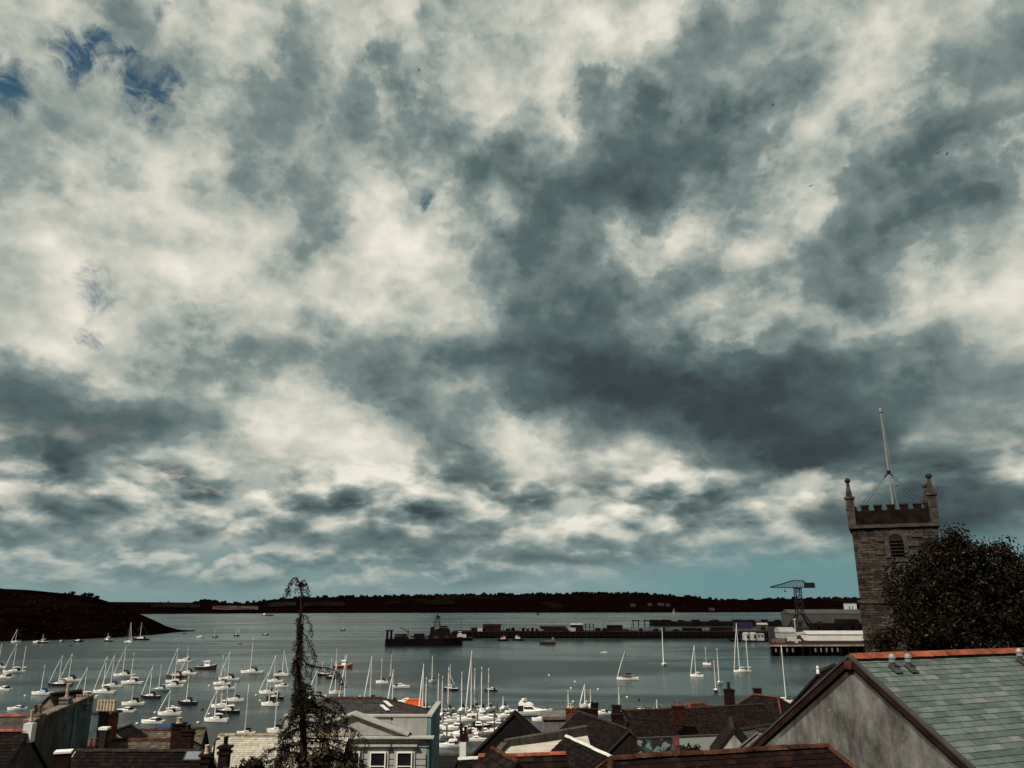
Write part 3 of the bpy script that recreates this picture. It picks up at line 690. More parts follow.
def hull_secs(L, B, F, sheer=.22, stern=.72, n=11):
    secs = []
    for i in range(n):
        u = i/(n-1); x = -L/2+L*u
        w_ = B/2*(stern+(1-stern)*sin(min(1, u/.45)*pi/2)) if u < .45 else B/2*max(0.015, cos((u-.45)/.55*pi/2)**.8)
        zs = F*(1+sheer*((u-.35)/.65)**2*(1 if u > .35 else .4))
        rake = (.05*L)*max(0, (u-.7)/.3)
        sec = []
        for k in range(9):
            a = -1+2*k/8; yy = w_*(abs(a)**.55)*(1 if a > 0 else -1); zz = -.28+(zs+.28)*(abs(a)**1.6)
            sec.append(Vector((x + rake*(zz/zs if zz > 0 else 0)*.6, yy, zz)))
        secs.append(sec)
    return secs
def make_hull(o, L, B, F, mat, sheer=.22, stern=.72, deck=None):
    s_ = hull_secs(L, B, F, sheer, stern); k = MB(); k.loft(s_); k.m = [1 if (i < 80 and 2 <= i % 8 <= 5) else 0 for i in range(len(k.f))]; k.build('hull', [mat, M(*rnd.choice(ANTI))], o, local=True)
    k = MB(); n = len(s_); vs = []
    for q in s_: vs += [q[0]+V(0, 0, -.05), q[8]+V(0, 0, -.05)]
    k.add(vs, [(2*i, 2*i+1, 2*i+3, 2*i+2) for i in range(n-1)]); k.build('deck', deck or m_deckw, o, local=True)
def sloop(o, L, H, hull='w', cover='dark', jib=True, mizzen=0, spray=True, wood=False, bow=False, mx=.08, bare=False):
    B = L*.31; F = max(.75, L*.105)
    make_hull(o, L, B, F, hullm(hull), deck=m_deckw)
    k = MB(); k.loft([[Vector((x, -w_*B, F*.98)), Vector((x, -w_*B*.9, F*.98+h)), Vector((x, w_*B*.9, F*.98+h)), Vector((x, w_*B, F*.98))] for x, w_, h in ((-.16*L, .27, .06*L), (.05*L, .27, .062*L), (.20*L, .18, .045*L), (.27*L, .12, .01*L))])
    k.build('cabin', m_wood if wood else m_cab, o, local=True)
    for s_ in (-1, 1):
        k = MB(); k.box((-.02*L, s_*.262*B, F*.98+.034*L), (.24*L, .05, .022*L)); k.build('cabin_window', m_glass, o, local=True)
    if spray:
        k = MB(); k.prism([(-.16*L, -.24*B, F), (-.10*L, -.24*B, F+.125*L), (-.21*L, -.24*B, F+.115*L), (-.23*L, -.24*B, F)], (0, .48*B, 0)); k.build('spray_hood', covm(cover if cover != 'white' else 'dark'), o, local=True)
    xm = mx*L
    def rig(x, h, name, bl):
        k = MB(); k.tube([(x, 0, F*.9), (x, 0, h)], [.115, .085], 6); k.build(name, m_wood if wood else m_mast, o, local=True)
        if not bare:
            k = MB(); k.tube([(x-.1, 0, F+.13*L), (x-bl, 0, F+.14*L)], .07, 5); k.build('boom', m_mast, o, local=True)
            k = MB(); k.tube([(x-.15, 0, F+.155*L), (x-bl*.5, 0, F+.165*L), (x-bl*.97, 0, F+.155*L)], [.22, .2, .1], 6); k.build('sail_cover', covm(cover), o, local=True)
    rig(xm, H, 'mast', .36*L)
    k = MB()
    k.tube([(xm, -.02*B, H*.55), (xm, -.26*B, H*.55)], .035, 4); k.tube([(xm, .02*B, H*.55), (xm, .26*B, H*.55)], .035, 4)
    for s_ in (-1, 1):
        k.tube([(xm-.02*L, s_*.46*B, F), (xm, s_*.26*B, H*.55), (xm, 0, H*.97)], .025, 3)
    k.tube([(-L/2, 0, F), (xm, 0, H*.99)], .025, 3)
    if not jib: k.tube([(L/2*.98, 0, F*1.15), (xm, 0, H*.97)], .03, 3)
    k.build('rigging', m_stay, o, local=True)
    if jib: k = MB(); k.tube([(L/2*.97, 0, F*1.2), ((L/2+xm)/2, 0, F+(H-F)*.5), (xm+.05, 0, H*.96)], [.11, .13, .05], 5); k.build('furled_jib', m_sail, o, local=True)
    if mizzen: rig(-.36*L, mizzen, 'mizzen_mast', .18*L)
    k = MB()
    for s_ in (-1, 1): k.tube([(L/2*.98, 0, F*1.25+.6), (L*.36, s_*B*.27, F*1.12+.6), (L*.36, s_*B*.27, F*1.1)], .022, 3); k.tube([(-L*.47, s_*B*.33, F), (-L*.47, s_*B*.33, F+.65), (-L*.3, s_*B*.43, F+.62), (-L*.3, s_*B*.43, F)], .022, 3)
    k.build('guard_rail', m_stay, o, local=True)
    if bow: k = MB(); k.tube([(L*.46, 0, F*1.15), (L*.46+.16*L, 0, F*1.3)], [.09, .06], 5); k.build('bowsprit', m_wood, o, local=True)
def cruiser(o, L, hull='w', cover='dark', fly=False, H=0):
    B = L*.34; F = L*.125
    make_hull(o, L, B, F, hullm(hull), sheer=.35, stern=.9)
    k = MB(); k.loft([[Vector((x, -w_*B, F*.95)), Vector((x, -w_*B*.85, F*.95+h)), Vector((x, w_*B*.85, F*.95+h)), Vector((x, w_*B, F*.95))] for x, w_, h in ((-.18*L, .40, .125*L), (.02*L, .38, .135*L), (.16*L, .32, .06*L), (.36*L, .12, .02*L))])
    k.build('cabin', m_cab, o, local=True)
    for s_ in (-1, 1):
        k = MB(); k.prism([(-.17*L, s_*.405*B, F+.055*L), (.07*L, s_*.385*B, F+.055*L), (.03*L, s_*.37*B, F+.10*L), (-.17*L, s_*.375*B, F+.10*L)], (0, s_*.03, 0)); k.build('cabin_window', m_glass, o, local=True)
    k = MB(); k.prism([(.035*L, -.30*B, F+.125*L), (.035*L, .30*B, F+.125*L), (.13*L, .28*B, F+.072*L), (.13*L, -.28*B, F+.072*L)], (.02, 0, .04)); k.build('windscreen', m_glass, o, local=True)
    k = MB(); k.prism([(-.19*L, -.37*B, F*.9), (-.18*L, -.33*B, F+.11*L), (-.18*L, .33*B, F+.11*L), (-.19*L, .37*B, F*.9)], (-.14*L, 0, -.02*L)); k.build('aft_canopy', covm(cover), o, local=True)
    if fly:
        k = MB(); k.loft([[Vector((x, -w_*B, F+.125*L)), Vector((x, -w_*B, F+.125*L+h)), Vector((x, w_*B, F+.125*L+h)), Vector((x, w_*B, F+.125*L))] for x, w_, h in ((-.30*L, .34, .05*L), (-.02*L, .34, .06*L), (.06*L, .28, .02*L))]); k.build('flybridge', m_cab, o, local=True)
        k = MB(); k.prism([(-.30*L, -.33*B, F+.17*L), (-.22*L, -.33*B, F+.26*L), (-.16*L, -.33*B, F+.26*L), (-.24*L, -.33*B, F+.17*L)], (0, .05*B, 0)); k.prism([(-.30*L, .28*B, F+.17*L), (-.22*L, .28*B, F+.26*L), (-.16*L, .28*B, F+.26*L), (-.24*L, .28*B, F+.17*L)], (0, .05*B, 0)); k.box((-.19*L, 0, F+.26*L), (.07*L, .66*B, .02*L)); k.build('radar_arch', m_cab, o, local=True)
    k = MB()
    for s_ in (-1, 1):
        k.tube([(L*.48, 0, F*1.3+.55), (L*.30, s_*B*.33, F*1.2+.55), (.12*L, s_*B*.46, F*1.05+.5), (.12*L, s_*B*.46, F)], .022, 3)
    k.build('guard_rail', m_stay, o, local=True)
    if H: k = MB(); k.tube([(-.12*L, 0, F+.12*L), (-.12*L, 0, H)], [.08, .05], 5); k.build('mast', m_mast, o, local=True)
def fisher(o, L, hull='red', H=6.0, aft=False, roof='w', H2=0):
    B = L*.34; F = L*.13
    make_hull(o, L, B, F, hullm(hull), sheer=.7, stern=.8, deck=m_deckd)
    x0 = -.2*L if aft else .08*L
    k = MB(); k.box((x0, 0, F+.11*L), (.24*L, .5*B, .23*L)); k.box((x0+.005*L, 0, F+.232*L), (.27*L, .56*B, .02*L)); k.build('wheelhouse', m_cab, o, local=True)
    for s_ in (-1, 1): k = MB(); k.box((x0, s_*.252*B, F+.16*L), (.19*L, .04, .055*L)); k.build('window', m_glass, o, local=True)
    k = MB(); k.box((x0+.121*L, 0, F+.16*L), (.03, .42*B, .055*L)); k.build('windscreen', m_glass, o, local=True)
    k = MB(); k.tube([(x0, 0, F+.24*L), (x0, 0, H)], [.11, .07], 6); k.tube([(x0, 0, H*.6), (x0-.3*L*(1 if not aft else -1), 0, F+.25*L)], .06, 4); k.build('mast', m_mast, o, local=True)
    if H2: k = MB(); k.tube([(-.38*L, 0, F), (-.38*L, 0, H2)], .08, 5); k.tube([(-.38*L, -.3*B, F), (-.38*L, -.3*B, F+.2*L), (-.38*L, .3*B, F+.2*L), (-.38*L, .3*B, F)], .09, 5); k.build('stern_gantry', m_mast, o, local=True)
    k = MB()
    for s_ in (-1, 1): k.tube([(L*.45, s_*.03*B, F*1.75), (L*.2, s_*B*.42, F*1.2), (-.45*L, s_*B*.42, F*1.04)], .06, 4)
    k.build('gunwale', m_cab, o, local=True)
    k = MB(); k.box((-.05*L if aft else -.22*L, 0, F+.03*L), (.14*L, .4*B, .08*L)); k.build('hatch', m_wood, o, local=True)
m_deckd = M('boat_deck_dark', (.10, .08, .06), .8, .2, 2)
def dinghy(o, L, hull='w'):
    make_hull(o, L, L*.42, L*.14, hullm(hull), stern=.85, deck=m_deckd)
    for q in (-.2, .1): k = MB(); k.box((L*q, 0, L*.13), (.08*L, L*.38, .03*L)); k.build('thwart', m_wood, o, local=True)
    k = MB(); k.box((-L*.52, 0, L*.16), (.1*L, .09*L, .2*L)); k.build('outboard', m_black, o, local=True)

def ppm(y): p = PZ(512, y); return FPX/(p.y*cos(PITCH)-CAMZ*sin(PITCH)), p.y
NAMES = {'s': ('sailing_yacht', 'yacht'), 'c': ('motor_cruiser', 'motorboat'), 'f': ('fishing_boat', 'fishing boat'), 'd': ('dinghy', 'dinghy')}
def boat(kind, x, y, Lpx, lab, ytop=None, yaw=None, group='boats moored in the harbour', **kw):
    """x, y: middle of the waterline in the photograph; Lpx: its length there; yaw 0 = bow to the left"""
    s_, Yd = ppm(y); yaw = rnd.uniform(-22, 22) if yaw is None else yaw
    L = max(2.2, Lpx/s_/max(.35, abs(cos(R(yaw)))+.28*abs(sin(R(yaw)))))
    p = PZ(x, y); p.z = 0
    H = PY(x, ytop, p.y).z if ytop else 0
    o = thing(NAMES[kind][0], p, lab, NAMES[kind][1], group, pi+R(yaw))
    if kind == 's': sloop(o, L, H, **kw)
    elif kind == 'c': cruiser(o, L, H=H, **kw)
    elif kind == 'f': fisher(o, L, H=H, **kw)
    else: dinghy(o, L, **kw)
    return o
B_ = boat
# moored under the headland
B_('s', 16, 642.5, 9, 'white yacht with tall mast below the headland, near the left edge', 629, hull='w', cover='dark')
B_('c', 37, 642.8, 9, 'small white motorboat against the dark headland shore')
B_('f', 43, 643.2, 10, 'dark hulled workboat just right of the white motorboat under the headland', 634, hull='black')
B_('c', 61, 642, 7, 'tiny grey motorboat in the middle of the headland shore', hull='grey')
B_('c', 78, 642, 10, 'pale topped dark motorboat under the headland scrub', hull='black')
B_('d', 70, 646, 4, 'dark dinghy afloat alone in open water off the headland', hull='black')
B_('f', 108, 641.5, 11, 'dark fishing boat below the headland, left of the slanted white sloop', 633, hull='brown')
B_('s', 128, 642.5, 10, 'white sloop close to the headland, beside a dark hulled yacht', 622, hull='w', yaw=150)
B_('s', 141, 640, 16, 'long dark hulled yacht moored close to the headland', 622.5, hull='black', cover='dark', jib=False, yaw=4, wood=False)
B_('d', 184, 634, 4, 'tiny dark dinghy off the tip of the headland', hull='black')
B_('c', 201, 637.5, 8, 'white motor cruiser just right of the headland tip', yaw=10)
B_('s', 215, 637.2, 6, 'small dark yacht in open water, left of the two masted one', 629, hull='grey', jib=False)
B_('s', 236.5, 636, 7, 'dark two masted yacht in open water beyond the moorings', 627.5, hull='navy', jib=False, mizzen=5.5)
B_('c', 265.5, 635, 6, 'dark launch trailing a thin wake in open water', hull='black', yaw=0)
B_('s', 343, 630.5, 5, 'tiny dark sailboat far out, right of the weeping conifer tip', 620.5, hull='black', jib=False)
B_('d', 240, 644, 4, 'tiny dark dinghy in open water above the white sloops', hull='black')
# the moorings
B_('s', 14, 673, 21, 'white two masted ketch at the left edge', 643, mizzen=9, yaw=8, cover='white')
B_('c', 4, 678.5, 18, 'white motorboat cut by the left edge, below the ketch', yaw=-6)
B_('c', 3, 690.5, 18, 'white motorboat with open deck at the left edge, above the stone gable', yaw=-10)
B_('s', -1, 668, 16, 'white sloop at the very edge of the left side', 644)
B_('c', 17, 710, 18, 'white motorboat with windscreen behind the left rooftops', yaw=14, cover='blue')
B_('s', 42, 695, 22, 'white sloop with blue sail cover left of the stone gable peak', 665, cover='blue', jib=False, yaw=-4)
B_('s', 60, 686, 23, 'dark hulled yacht with white deck, left of the crowded pair', 655, hull='black', yaw=3, cover='tan')
B_('s', 70, 681.5, 22, 'white yacht close behind the dark hulled one, left group', 653.5, yaw=-3)
B_('s', 85, 699, 24, 'white yacht partly hidden by the pinkish chimney pots', 667.5, cover='white', yaw=6)
B_('s', 104, 693.5, 24, 'white yacht with tall mast above the row of cream pots', 656, yaw=-8, cover='dark')
B_('s', 112, 687.5, 20, 'white yacht just behind the one above the cream pots', 655, yaw=2, cover='blue')
B_('s', 124, 676.5, 21, 'white yacht with dark sprayhood, upper of two by the harbour line', 646.5, yaw=0)
B_('s', 132, 684, 23, 'white yacht just below the one with dark sprayhood', 652.5, yaw=-5, cover='white', jib=False)
B_('s', 133, 705.5, 22, 'white yacht with dark sail cover right of the orange chimney', 686, yaw=8, jib=False)
B_('c', 126, 712, 19, 'white motorboat behind the orange brick chimney', yaw=-5)
B_('s', 150.5, 698.5, 21, 'navy hulled yacht with white coachroof in mid moorings', 666, hull='navy', yaw=-6)
B_('s', 160, 691.5, 20, 'pale teal yacht just behind the navy hulled yacht', 664.5, hull='teal', cover='teal', yaw=5, jib=False)
B_('s', 176.5, 677.5, 20, 'yacht with maroon hull and canopy above two white ones', 647, hull='maroon', cover='maroon', yaw=2)
B_('s', 176, 683, 21, 'white yacht squeezed under the maroon one', 662, yaw=-2, bare=True, jib=False)
B_('s', 173, 687.5, 21, 'white yacht lowest of the three rafted by the maroon canopy', 672, yaw=4, jib=False)
B_('c', 185, 662, 15, 'white cabin boat with mast, highest of the middle cluster', 645.5, yaw=-3)
B_('s', 188, 674.5, 20, 'white yacht just below the wooden motor cruiser', 655.5, yaw=-12)
B_('f', 205.5, 669.5, 22, 'old brown hulled motor cruiser with white wheelhouse', 660, hull='brown', yaw=178)
B_('s', 187.5, 704.5, 20, 'navy yacht with white deck alone in mid channel', 675.5, hull='navy', yaw=-4, jib=False)
B_('s', 169.5, 715.5, 23, 'white yacht with crossed stays in front of a small cruiser', 690, yaw=3, cover='white')
B_('c', 173.5, 709.5, 15, 'small white cruiser tucked behind the crossed stay yacht', yaw=172)
B_('c', 152.5, 723.5, 23, 'white motorboat with upright wheel console near the blue tarp', yaw=-3)
B_('s', 229, 680.5, 21, 'white yacht topmost of the tight group by the white buoy', 651.5, yaw=-3, cover='dark')
B_('s', 222, 685, 17, 'white yacht second of the tight group, beside the white buoy', 655, yaw=2, jib=False)
B_('s', 225, 690, 20, 'white yacht lowest of the tight group beside the white buoy', 668, yaw=10, bare=True, jib=False)
B_('s', 235.5, 701.5, 16, 'white yacht with dark hood left of the conifer', 683, yaw=6, jib=False)
B_('s', 222.5, 708, 23, 'white yacht rafted behind the navy one', 688, yaw=-2, cover='white', jib=False)
B_('s', 227.5, 713.5, 24, 'navy yacht with white stripe rafted to a white one', 690, hull='navy', yaw=2, cover='white', jib=False)
B_('s', 216, 722, 25, 'large white yacht with long furled jib above the pale roof', 689.5, yaw=-6, cover='white')
B_('s', 252, 673.5, 23, 'large clean white yacht alone left of the conifer trunk', 636.5, yaw=-4, cover='dark', jib=False)
B_('s', 246, 736, 18, 'yacht with dark cover just behind the pale slate roof', 684, yaw=4, jib=False, spray=True)
B_('s', 276, 733, 20, 'white yacht behind the pale roof at the conifer foot', 690, yaw=-4, jib=False)
B_('s', 281, 676, 15, 'white yacht with dark canopy, top of the column left of the conifer', 650, yaw=175, hull='w')
B_('s', 275, 682.5, 16, 'white yacht with long jib, second of the column left of the conifer', 655, yaw=0)
B_('c', 281.5, 687, 14, 'white motorboat third in the column left of the conifer', yaw=4)
B_('s', 268, 694, 18, 'white yacht leftmost in the column beside the conifer', 672, yaw=-3)
B_('s', 275, 699.5, 17, 'navy yacht with white top in the column left of the conifer', 680, hull='navy', yaw=3, jib=False)
B_('s', 270, 706, 18, 'white yacht lowest in the column left of the conifer', 686, yaw=-4, jib=False)
# behind and right of the conifer
B_('f', 343, 668, 20, 'red fishing boat with white wheelhouse behind the conifer', 655, hull='red', yaw=172, H2=7)
B_('f', 323, 675.5, 12, 'small fishing boat with wooden top seen through the conifer branches', 662, hull='black', yaw=5)
B_('s', 331.5, 678.5, 13, 'dark hulled yacht under the arched conifer branch', 658, hull='navy', yaw=-8, jib=False)
B_('s', 317, 698.5, 19, 'white yacht framed by conifer branches right of the trunk', 669, yaw=8)
B_('s', 336, 694, 14, 'white yacht with rusty brown sail cover by the conifer', 664, cover='tan', yaw=20)
B_('c', 333, 713, 18, 'white motorboat behind the conifer foliage', yaw=-5)
B_('c', 352, 715, 16, 'white motorboat between conifer and slate hip roof', yaw=7)
B_('s', 345, 710, 18, 'white yacht with tall mast just right of the conifer', 655, yaw=60)
B_('s', 371, 702, 16, 'yacht with slanting mast behind the hip roof', 656, yaw=40)
B_('s', 382, 683.5, 12, 'white sloop with dark canopy above the hip roof', 658, yaw=0, jib=False)
B_('s', 391, 677.5, 6, 'small white boat close behind the white sloop with dark canopy', 655, yaw=60, jib=False)
B_('c', 401, 688, 17, 'long white cabin cruiser above the orange boat', yaw=178, cover='dark')
B_('s', 432.5, 682.5, 8, 'tiny white sloop alone above the marina masts', 656, yaw=40, jib=False)
B_('f', 451, 690.5, 15, 'wooden topped workboat above the marina', 664, hull='black', yaw=4)
B_('s', 393, 707, 16, 'white yacht whose thick mast rises beside the hip roof skylights', 669, yaw=70)
B_('c', 491, 691, 13, 'small dark hulled launch above the marina masts', hull='black', yaw=5)
o = B_('f', 410, 712, 30, 'bright orange workboat with white upperworks behind the hall roof', 697, hull='orange', yaw=10)
k = MB(); k.box((-1.0, 0, 1.9), (4.2, 1.9, 1.1)); k.prism([(-3.1, -.95, 2.46), (1.1, -.95, 2.46), (.6, -.8, 2.75), (-2.7, -.8, 2.75)], (0, 1.7, 0)); k.build('orange_shelter', hullm('orange'), o, local=True)
B_('c', 405, 704, 22, 'white motor yacht just behind the bright orange workboat', yaw=-6)
# marina: yachts lying stern-to on the pontoons
MG = 'boats packed on the marina pontoons'
for x, y, ln, yt, yw, lab in (
    (423, 712, 14, 663.5, 80, 'marina yacht whose white mast stands just left of the teal wall'),
    (426, 715, 12, 677, 82, 'marina yacht with short mast right at the teal wall'),
    (438.5, 714, 14, 673.5, 75, 'marina yacht first right of the teal wall top'),
    (442.5, 718, 14, 675.5, 75, 'marina yacht close to the second mast past the teal wall'),
    (448.5, 713, 13, 667, 70, 'marina yacht in front of the wooden topped workboat'),
    (462, 713, 13, 671.5, 78, 'marina yacht just left of the tallest mast'),
    (472, 714, 18, 650.5, 60, 'marina yacht with the tallest mast and long slanting jib'),
    (475, 711, 13, 668, 80, 'marina yacht tucked right behind the tallest mast'),
    (482, 713, 14, 666.5, 72, 'marina yacht second mast right of the tallest'),
    (489, 712, 14, 668, 74, 'marina yacht whose mast crosses the dark hulled launch'),
    (503.5, 711, 12, 696, 80, 'marina boat with a stubby mast near the big motor yacht')):
    B_('s', x, y, ln, lab, yt, yaw=yw, group=MG, jib=(x in (472, 423)), cover=rnd.choice(('dark', 'white', 'blue')))
for x, y, ln, yw, fly, hull, lab in (
    (446, 723, 22, 172, False, 'w', 'white marina cruiser in the second row by the teal wall'),
    (468, 721, 22, 5, True, 'w', 'white flybridge cruiser in the middle of the second row'),
    (490, 720, 22, -8, False, 'w', 'white cruiser in the second row left of the big motor yacht'),
    (506, 717, 20, 8, True, 'w', 'white cruiser touching the left of the big motor yacht'),
    (455, 730, 26, 4, False, 'w', 'white cruiser in the third row left half of the marina'),
    (480, 728, 24, 176, False, 'navy', 'navy sided cruiser in the third row of the marina'),
    (497, 725, 20, 2, False, 'w', 'white cruiser in the third row beside the dark gable'),
    (461, 738, 34, 3, False, 'w', 'long white motor yacht in the nearest full marina row'),
    (486, 734, 22, 174, False, 'w', 'white cruiser with dark canopy nearest the dark gable'),
    (450, 747, 24, 5, True, 'w', 'nearest white marina boat, lowest beside the teal wall'),
    (543, 721, 22, 4, False, 'w', 'white cruiser moored right of the big motor yacht'),
    (557, 716, 16, 175, False, 'w', 'small white cruiser behind the grey rendered block')):
    B_('c', x, y, ln, lab, yaw=yw, group=MG, fly=fly, hull=hull, cover=rnd.choice(('dark', 'blue', 'dark', 'maroon')))
for x, y, ln, yw, fly, lab in (
    (444, 728.5, 20, 3, False, 'white marina cruiser against the teal wall between the second and fourth rows'),
    (470, 733.5, 22, -4, False, 'white cruiser above the long white motor yacht'),
    (499, 731, 18, 6, False, 'white cruiser half hidden by the left slope of the dark gable'),
    (456, 718.5, 18, 176, False, 'white cruiser among the masts right of the teal wall'),
    (480, 716.5, 18, 4, True, 'white flybridge boat among the masts left of the big motor yacht'),
    (513, 722.5, 18, 178, False, 'white cruiser just under the bow of the big motor yacht'),
    (440, 739, 16, 2, False, 'white launch at the foot of the teal wall'),
    (478, 741, 18, 175, False, 'white launch nearest the left foot of the dark gable')):
    B_('c', x, y, ln, lab, yaw=yw, group=MG, fly=fly, cover=rnd.choice(('dark', 'blue', 'tan', 'white')))
B_('c', 531, 716, 41, 'largest white flybridge motor yacht at the end of the marina', yaw=178, group=MG, fly=True, cover='dark', ytop=697)
for a_, b2_, lab in (((434, 716.5), (560, 716.5), 'floating pontoon behind the first marina row'), ((434, 726), (520, 726), 'floating pontoon between the middle marina rows'), ((440, 741), (500, 735), 'nearest floating pontoon of the marina')):
    p, q = PZ(*a_), PZ(*b2_); k = MB(); k.prism([p+V(0, 0, .45), q+V(0, 0, .45), q+V(0, 0, -.3), p+V(0, 0, -.3)], (0, 1.8, 0))
    n_ = 5
    for i in range(n_): c = p.lerp(q, (i+.5)/n_); k.tube([c+V(0, .9, -2), c+V(0, .9, 2.4)], .16, 6)
    tag(k.build('pontoon', M('pontoon_grey', (.10, .09, .075), .9, .3, .5)), lab, 'pontoon', 'marina pontoons')
# right half
B_('s', 586, 707.5, 15, 'white yacht with tapering raised sails above the brown chimneys', 684, yaw=30, cover='white')
B_('s', 569, 711, 12, 'white yacht with thin mast left of the brown chimneys', 690, yaw=60, jib=False)
B_('s', 591, 708, 10, 'small white yacht close right of the tapering sails', 689, yaw=80, jib=False)
B_('c', 602, 714.5, 18, 'white motorboat between the brown chimneys', yaw=5)
B_('s', 620, 716, 14, 'white yacht with thick white mast behind the long brown roof', 687, yaw=70, jib=False)
B_('c', 640, 711.5, 10, 'small white motorboat just above the long roof ridge', yaw=70)
B_('s', 658, 712, 10, 'small white sailboat just above the long roof ridge', 699.5, yaw=10, jib=False)
B_('s', 628, 680, 22, 'white gaff yacht with brown mast and bowsprit', 649.5, yaw=-6, wood=True, bow=True, cover='dark', spray=False)
B_('s', 664, 665.5, 9, 'white yacht seen end on with a leaning white mast', 627.5, yaw=75, cover='white')
B_('s', 697, 677, 13, 'white sloop with long forestay in mid water', 645, yaw=-12, cover='white')
B_('s', 707, 665, 8, 'small white sloop beyond the one with long forestay', 647, yaw=-20, jib=False)
B_('s', 716, 692.5, 8, 'dark hulled yacht seen from astern above the tall chimney', 660, yaw=78, hull='black', jib=False)
B_('s', 719.5, 684.5, 10, 'white yacht just beyond the dark hulled one seen from astern', 648, yaw=65, jib=False)
B_('s', 742.5, 672.5, 18, 'largest white yacht with two tall masts in mid water', 623, yaw=8, mizzen=12.5, cover='white', mx=.16)
B_('s', 785, 704, 17, 'white yacht with broad wheelhouse beside the rendered gable', 645, yaw=172, cover='white', jib=False)
B_('c', 604, 653, 7, 'speedboat trailing a wake in front of the long pier', yaw=178)
B_('s', 674.5, 613.6, 5, 'tiny white sail far out by the far shore', 608.5, yaw=40, jib=True)
B_('c', 142, 637.5, 4, 'tiny pale boat behind the dark hulled yacht at the headland')

# red barge and dark workboats off the pier
def barge(x, y, Lpx, hull, lab, house):
    s_, Yd = ppm(y); L = Lpx/s_; p = PZ(x, y); p.z = 0; o = thing('barge', p, lab, 'barge', None, R(178))
    k = MB(); k.loft([[Vector((x_, -w_, -.3)), Vector((x_, -w_*1.05, h)), Vector((x_, w_*1.05, h)), Vector((x_, w_, -.3))] for x_, w_, h in ((-L/2, L*.12, 1.5), (-L*.4, L*.14, 1.4), (L*.36, L*.14, 1.4), (L/2, L*.08, 1.9))]); k.build('hull', hullm(hull), o, local=True)
    k = MB(); k.box((-L*.1, 0, 1.9), (L*.5, L*.16, 1.0)); k.build('hold', m_deckd, o, local=True)
    k = MB(); k.box((house*L, 0, 2.6), (L*.14, L*.16, 2.4)); k.build('wheelhouse', m_cab if hull != 'black' else M('workboat_house', (.16, .12, .10), .7, .2, 1), o, local=True)
    k = MB(); k.tube([(house*L, 0, 3.8), (house*L, 0, 5.6)], .1, 5); k.build('mast', m_steel, o, local=True)
barge(547.5, 644.5, 16, 'black', 'dark flat barge lying off the long pier', -.34)
barge(268, 616, 11, 'maroon', 'long red barge far out near the stubble field', .35)
# tugs against the pier
def tug(x, y, Lpx, yt, lab, white, yaw):
    s_, Yd = ppm(y); L = Lpx/s_; p = PZ(x, y); p.z = 0; o = thing('tugboat', p, lab, 'tug', 'tugs lying at the long pier', R(yaw))
    make_hull(o, L, L*.32, L*.14, hullm('black'), sheer=.6, stern=.9, deck=m_deckd)
    F = L*.14; wm = M('tug_white', (.40, .35, .31), .6, .12, .6) if white else M('tug_buff', (.22, .17, .14), .7, .2, .6)
    k = MB(); k.box((.02*L, 0, F+.07*L), (.42*L, .22*L, .14*L)); k.build('deckhouse', wm, o, local=True)
    k = MB(); k.taper((.1*L, 0, F+.142*L), (.18*L, .17*L), (.15*L, .14*L), .13*L); k.build('wheelhouse', wm, o, local=True)
    k = MB(); k.box((.1*L, 0, F+.225*L), (.175*L, .165*L, .04*L)); k.build('window', m_glass, o, local=True)
    k = MB(); k.taper((-.1*L, 0, F+.142*L), (.07*L, .08*L), (.055*L, .06*L), .14*L); k.build('funnel', m_steel, o, local=True)
    H = PY(x, yt, Yd).z; k = MB(); k.tube([(.06*L, 0, F+.27*L), (.06*L, 0, H)], [.22, .1], 5); k.tube([(.06*L, -.06*L, H*.75), (.06*L, .06*L, H*.75)], .1, 4); k.build('mast', m_steel, o, local=True)
    k = MB()
    for i in range(6): k.lathe([(.25, -.18), (.5, -.1), (.5, .1), (.25, .18)], (-.35*L+i*.13*L, -.165*L, F*.7), 8)
    k.build('tyre_fender', m_black, o, local=True)
tug(462, 640.5, 21, 618.5, 'white and black tug between warship and long pier', True, 186)
tug(503, 640.8, 11, 623, 'small tug at the pier, left of a pair', True, 12)
tug(518, 640.5, 12, 626, 'small tug at the pier, right of a pair', True, 172)

# the grey patrol ship at the pier head
s_, Yd = ppm(645); p = PZ(424, 645.5); p.z = 0; Ls = 76/s_
o = thing('warship', p, 'dark grey warship with pyramid mast at the pier head', 'ship', None, R(7))
m_ship = M('ship_grey', (.0065, .0033, .0031), .75, .35, .15, streak=.3); m_ship2 = M('ship_grey_light', (.05, .036, .033), .75, .4, .3)
k = MB(); secs = []
for i in range(13):
    u = i/12; x_ = -Ls/2+Ls*u; w_ = 4.6*(1 if u < .6 else max(.03, cos((u-.6)/.4*pi/2)**.8)); h = 3.6+(.9*((u-.55)/.45)**2 if u > .55 else 0)
    secs.append([Vector((x_, -w_, h)), Vector((x_, -w_*.85, 0)), Vector((x_, -w_*.5, -1.5)), Vector((x_, w_*.5, -1.5)), Vector((x_, w_*.85, 0)), Vector((x_, w_, h))])
k.loft(secs, closed=True); k.build('hull', m_ship, o, local=True)
q = lambda px: (px-424)/s_     # px column -> metres along the ship
for nm, x_, sx, sy, z0, h, mt in (('deckhouse', q(441), 15, 6.4, 3.7, 2.6, m_ship), ('bridge', q(442), 9, 5.6, 6.32, 2.4, m_ship), ('hangar', q(401), 7.5, 6.0, 3.7, 2.5, m_ship), ('deck_store', q(419), 6.5, 5, 3.7, 2.6, m_ship)):
    k = MB(); k.taper((x_, 0, z0), (sx, sy), (sx*.86, sy*.86), h); k.build(nm, mt, o, local=True)
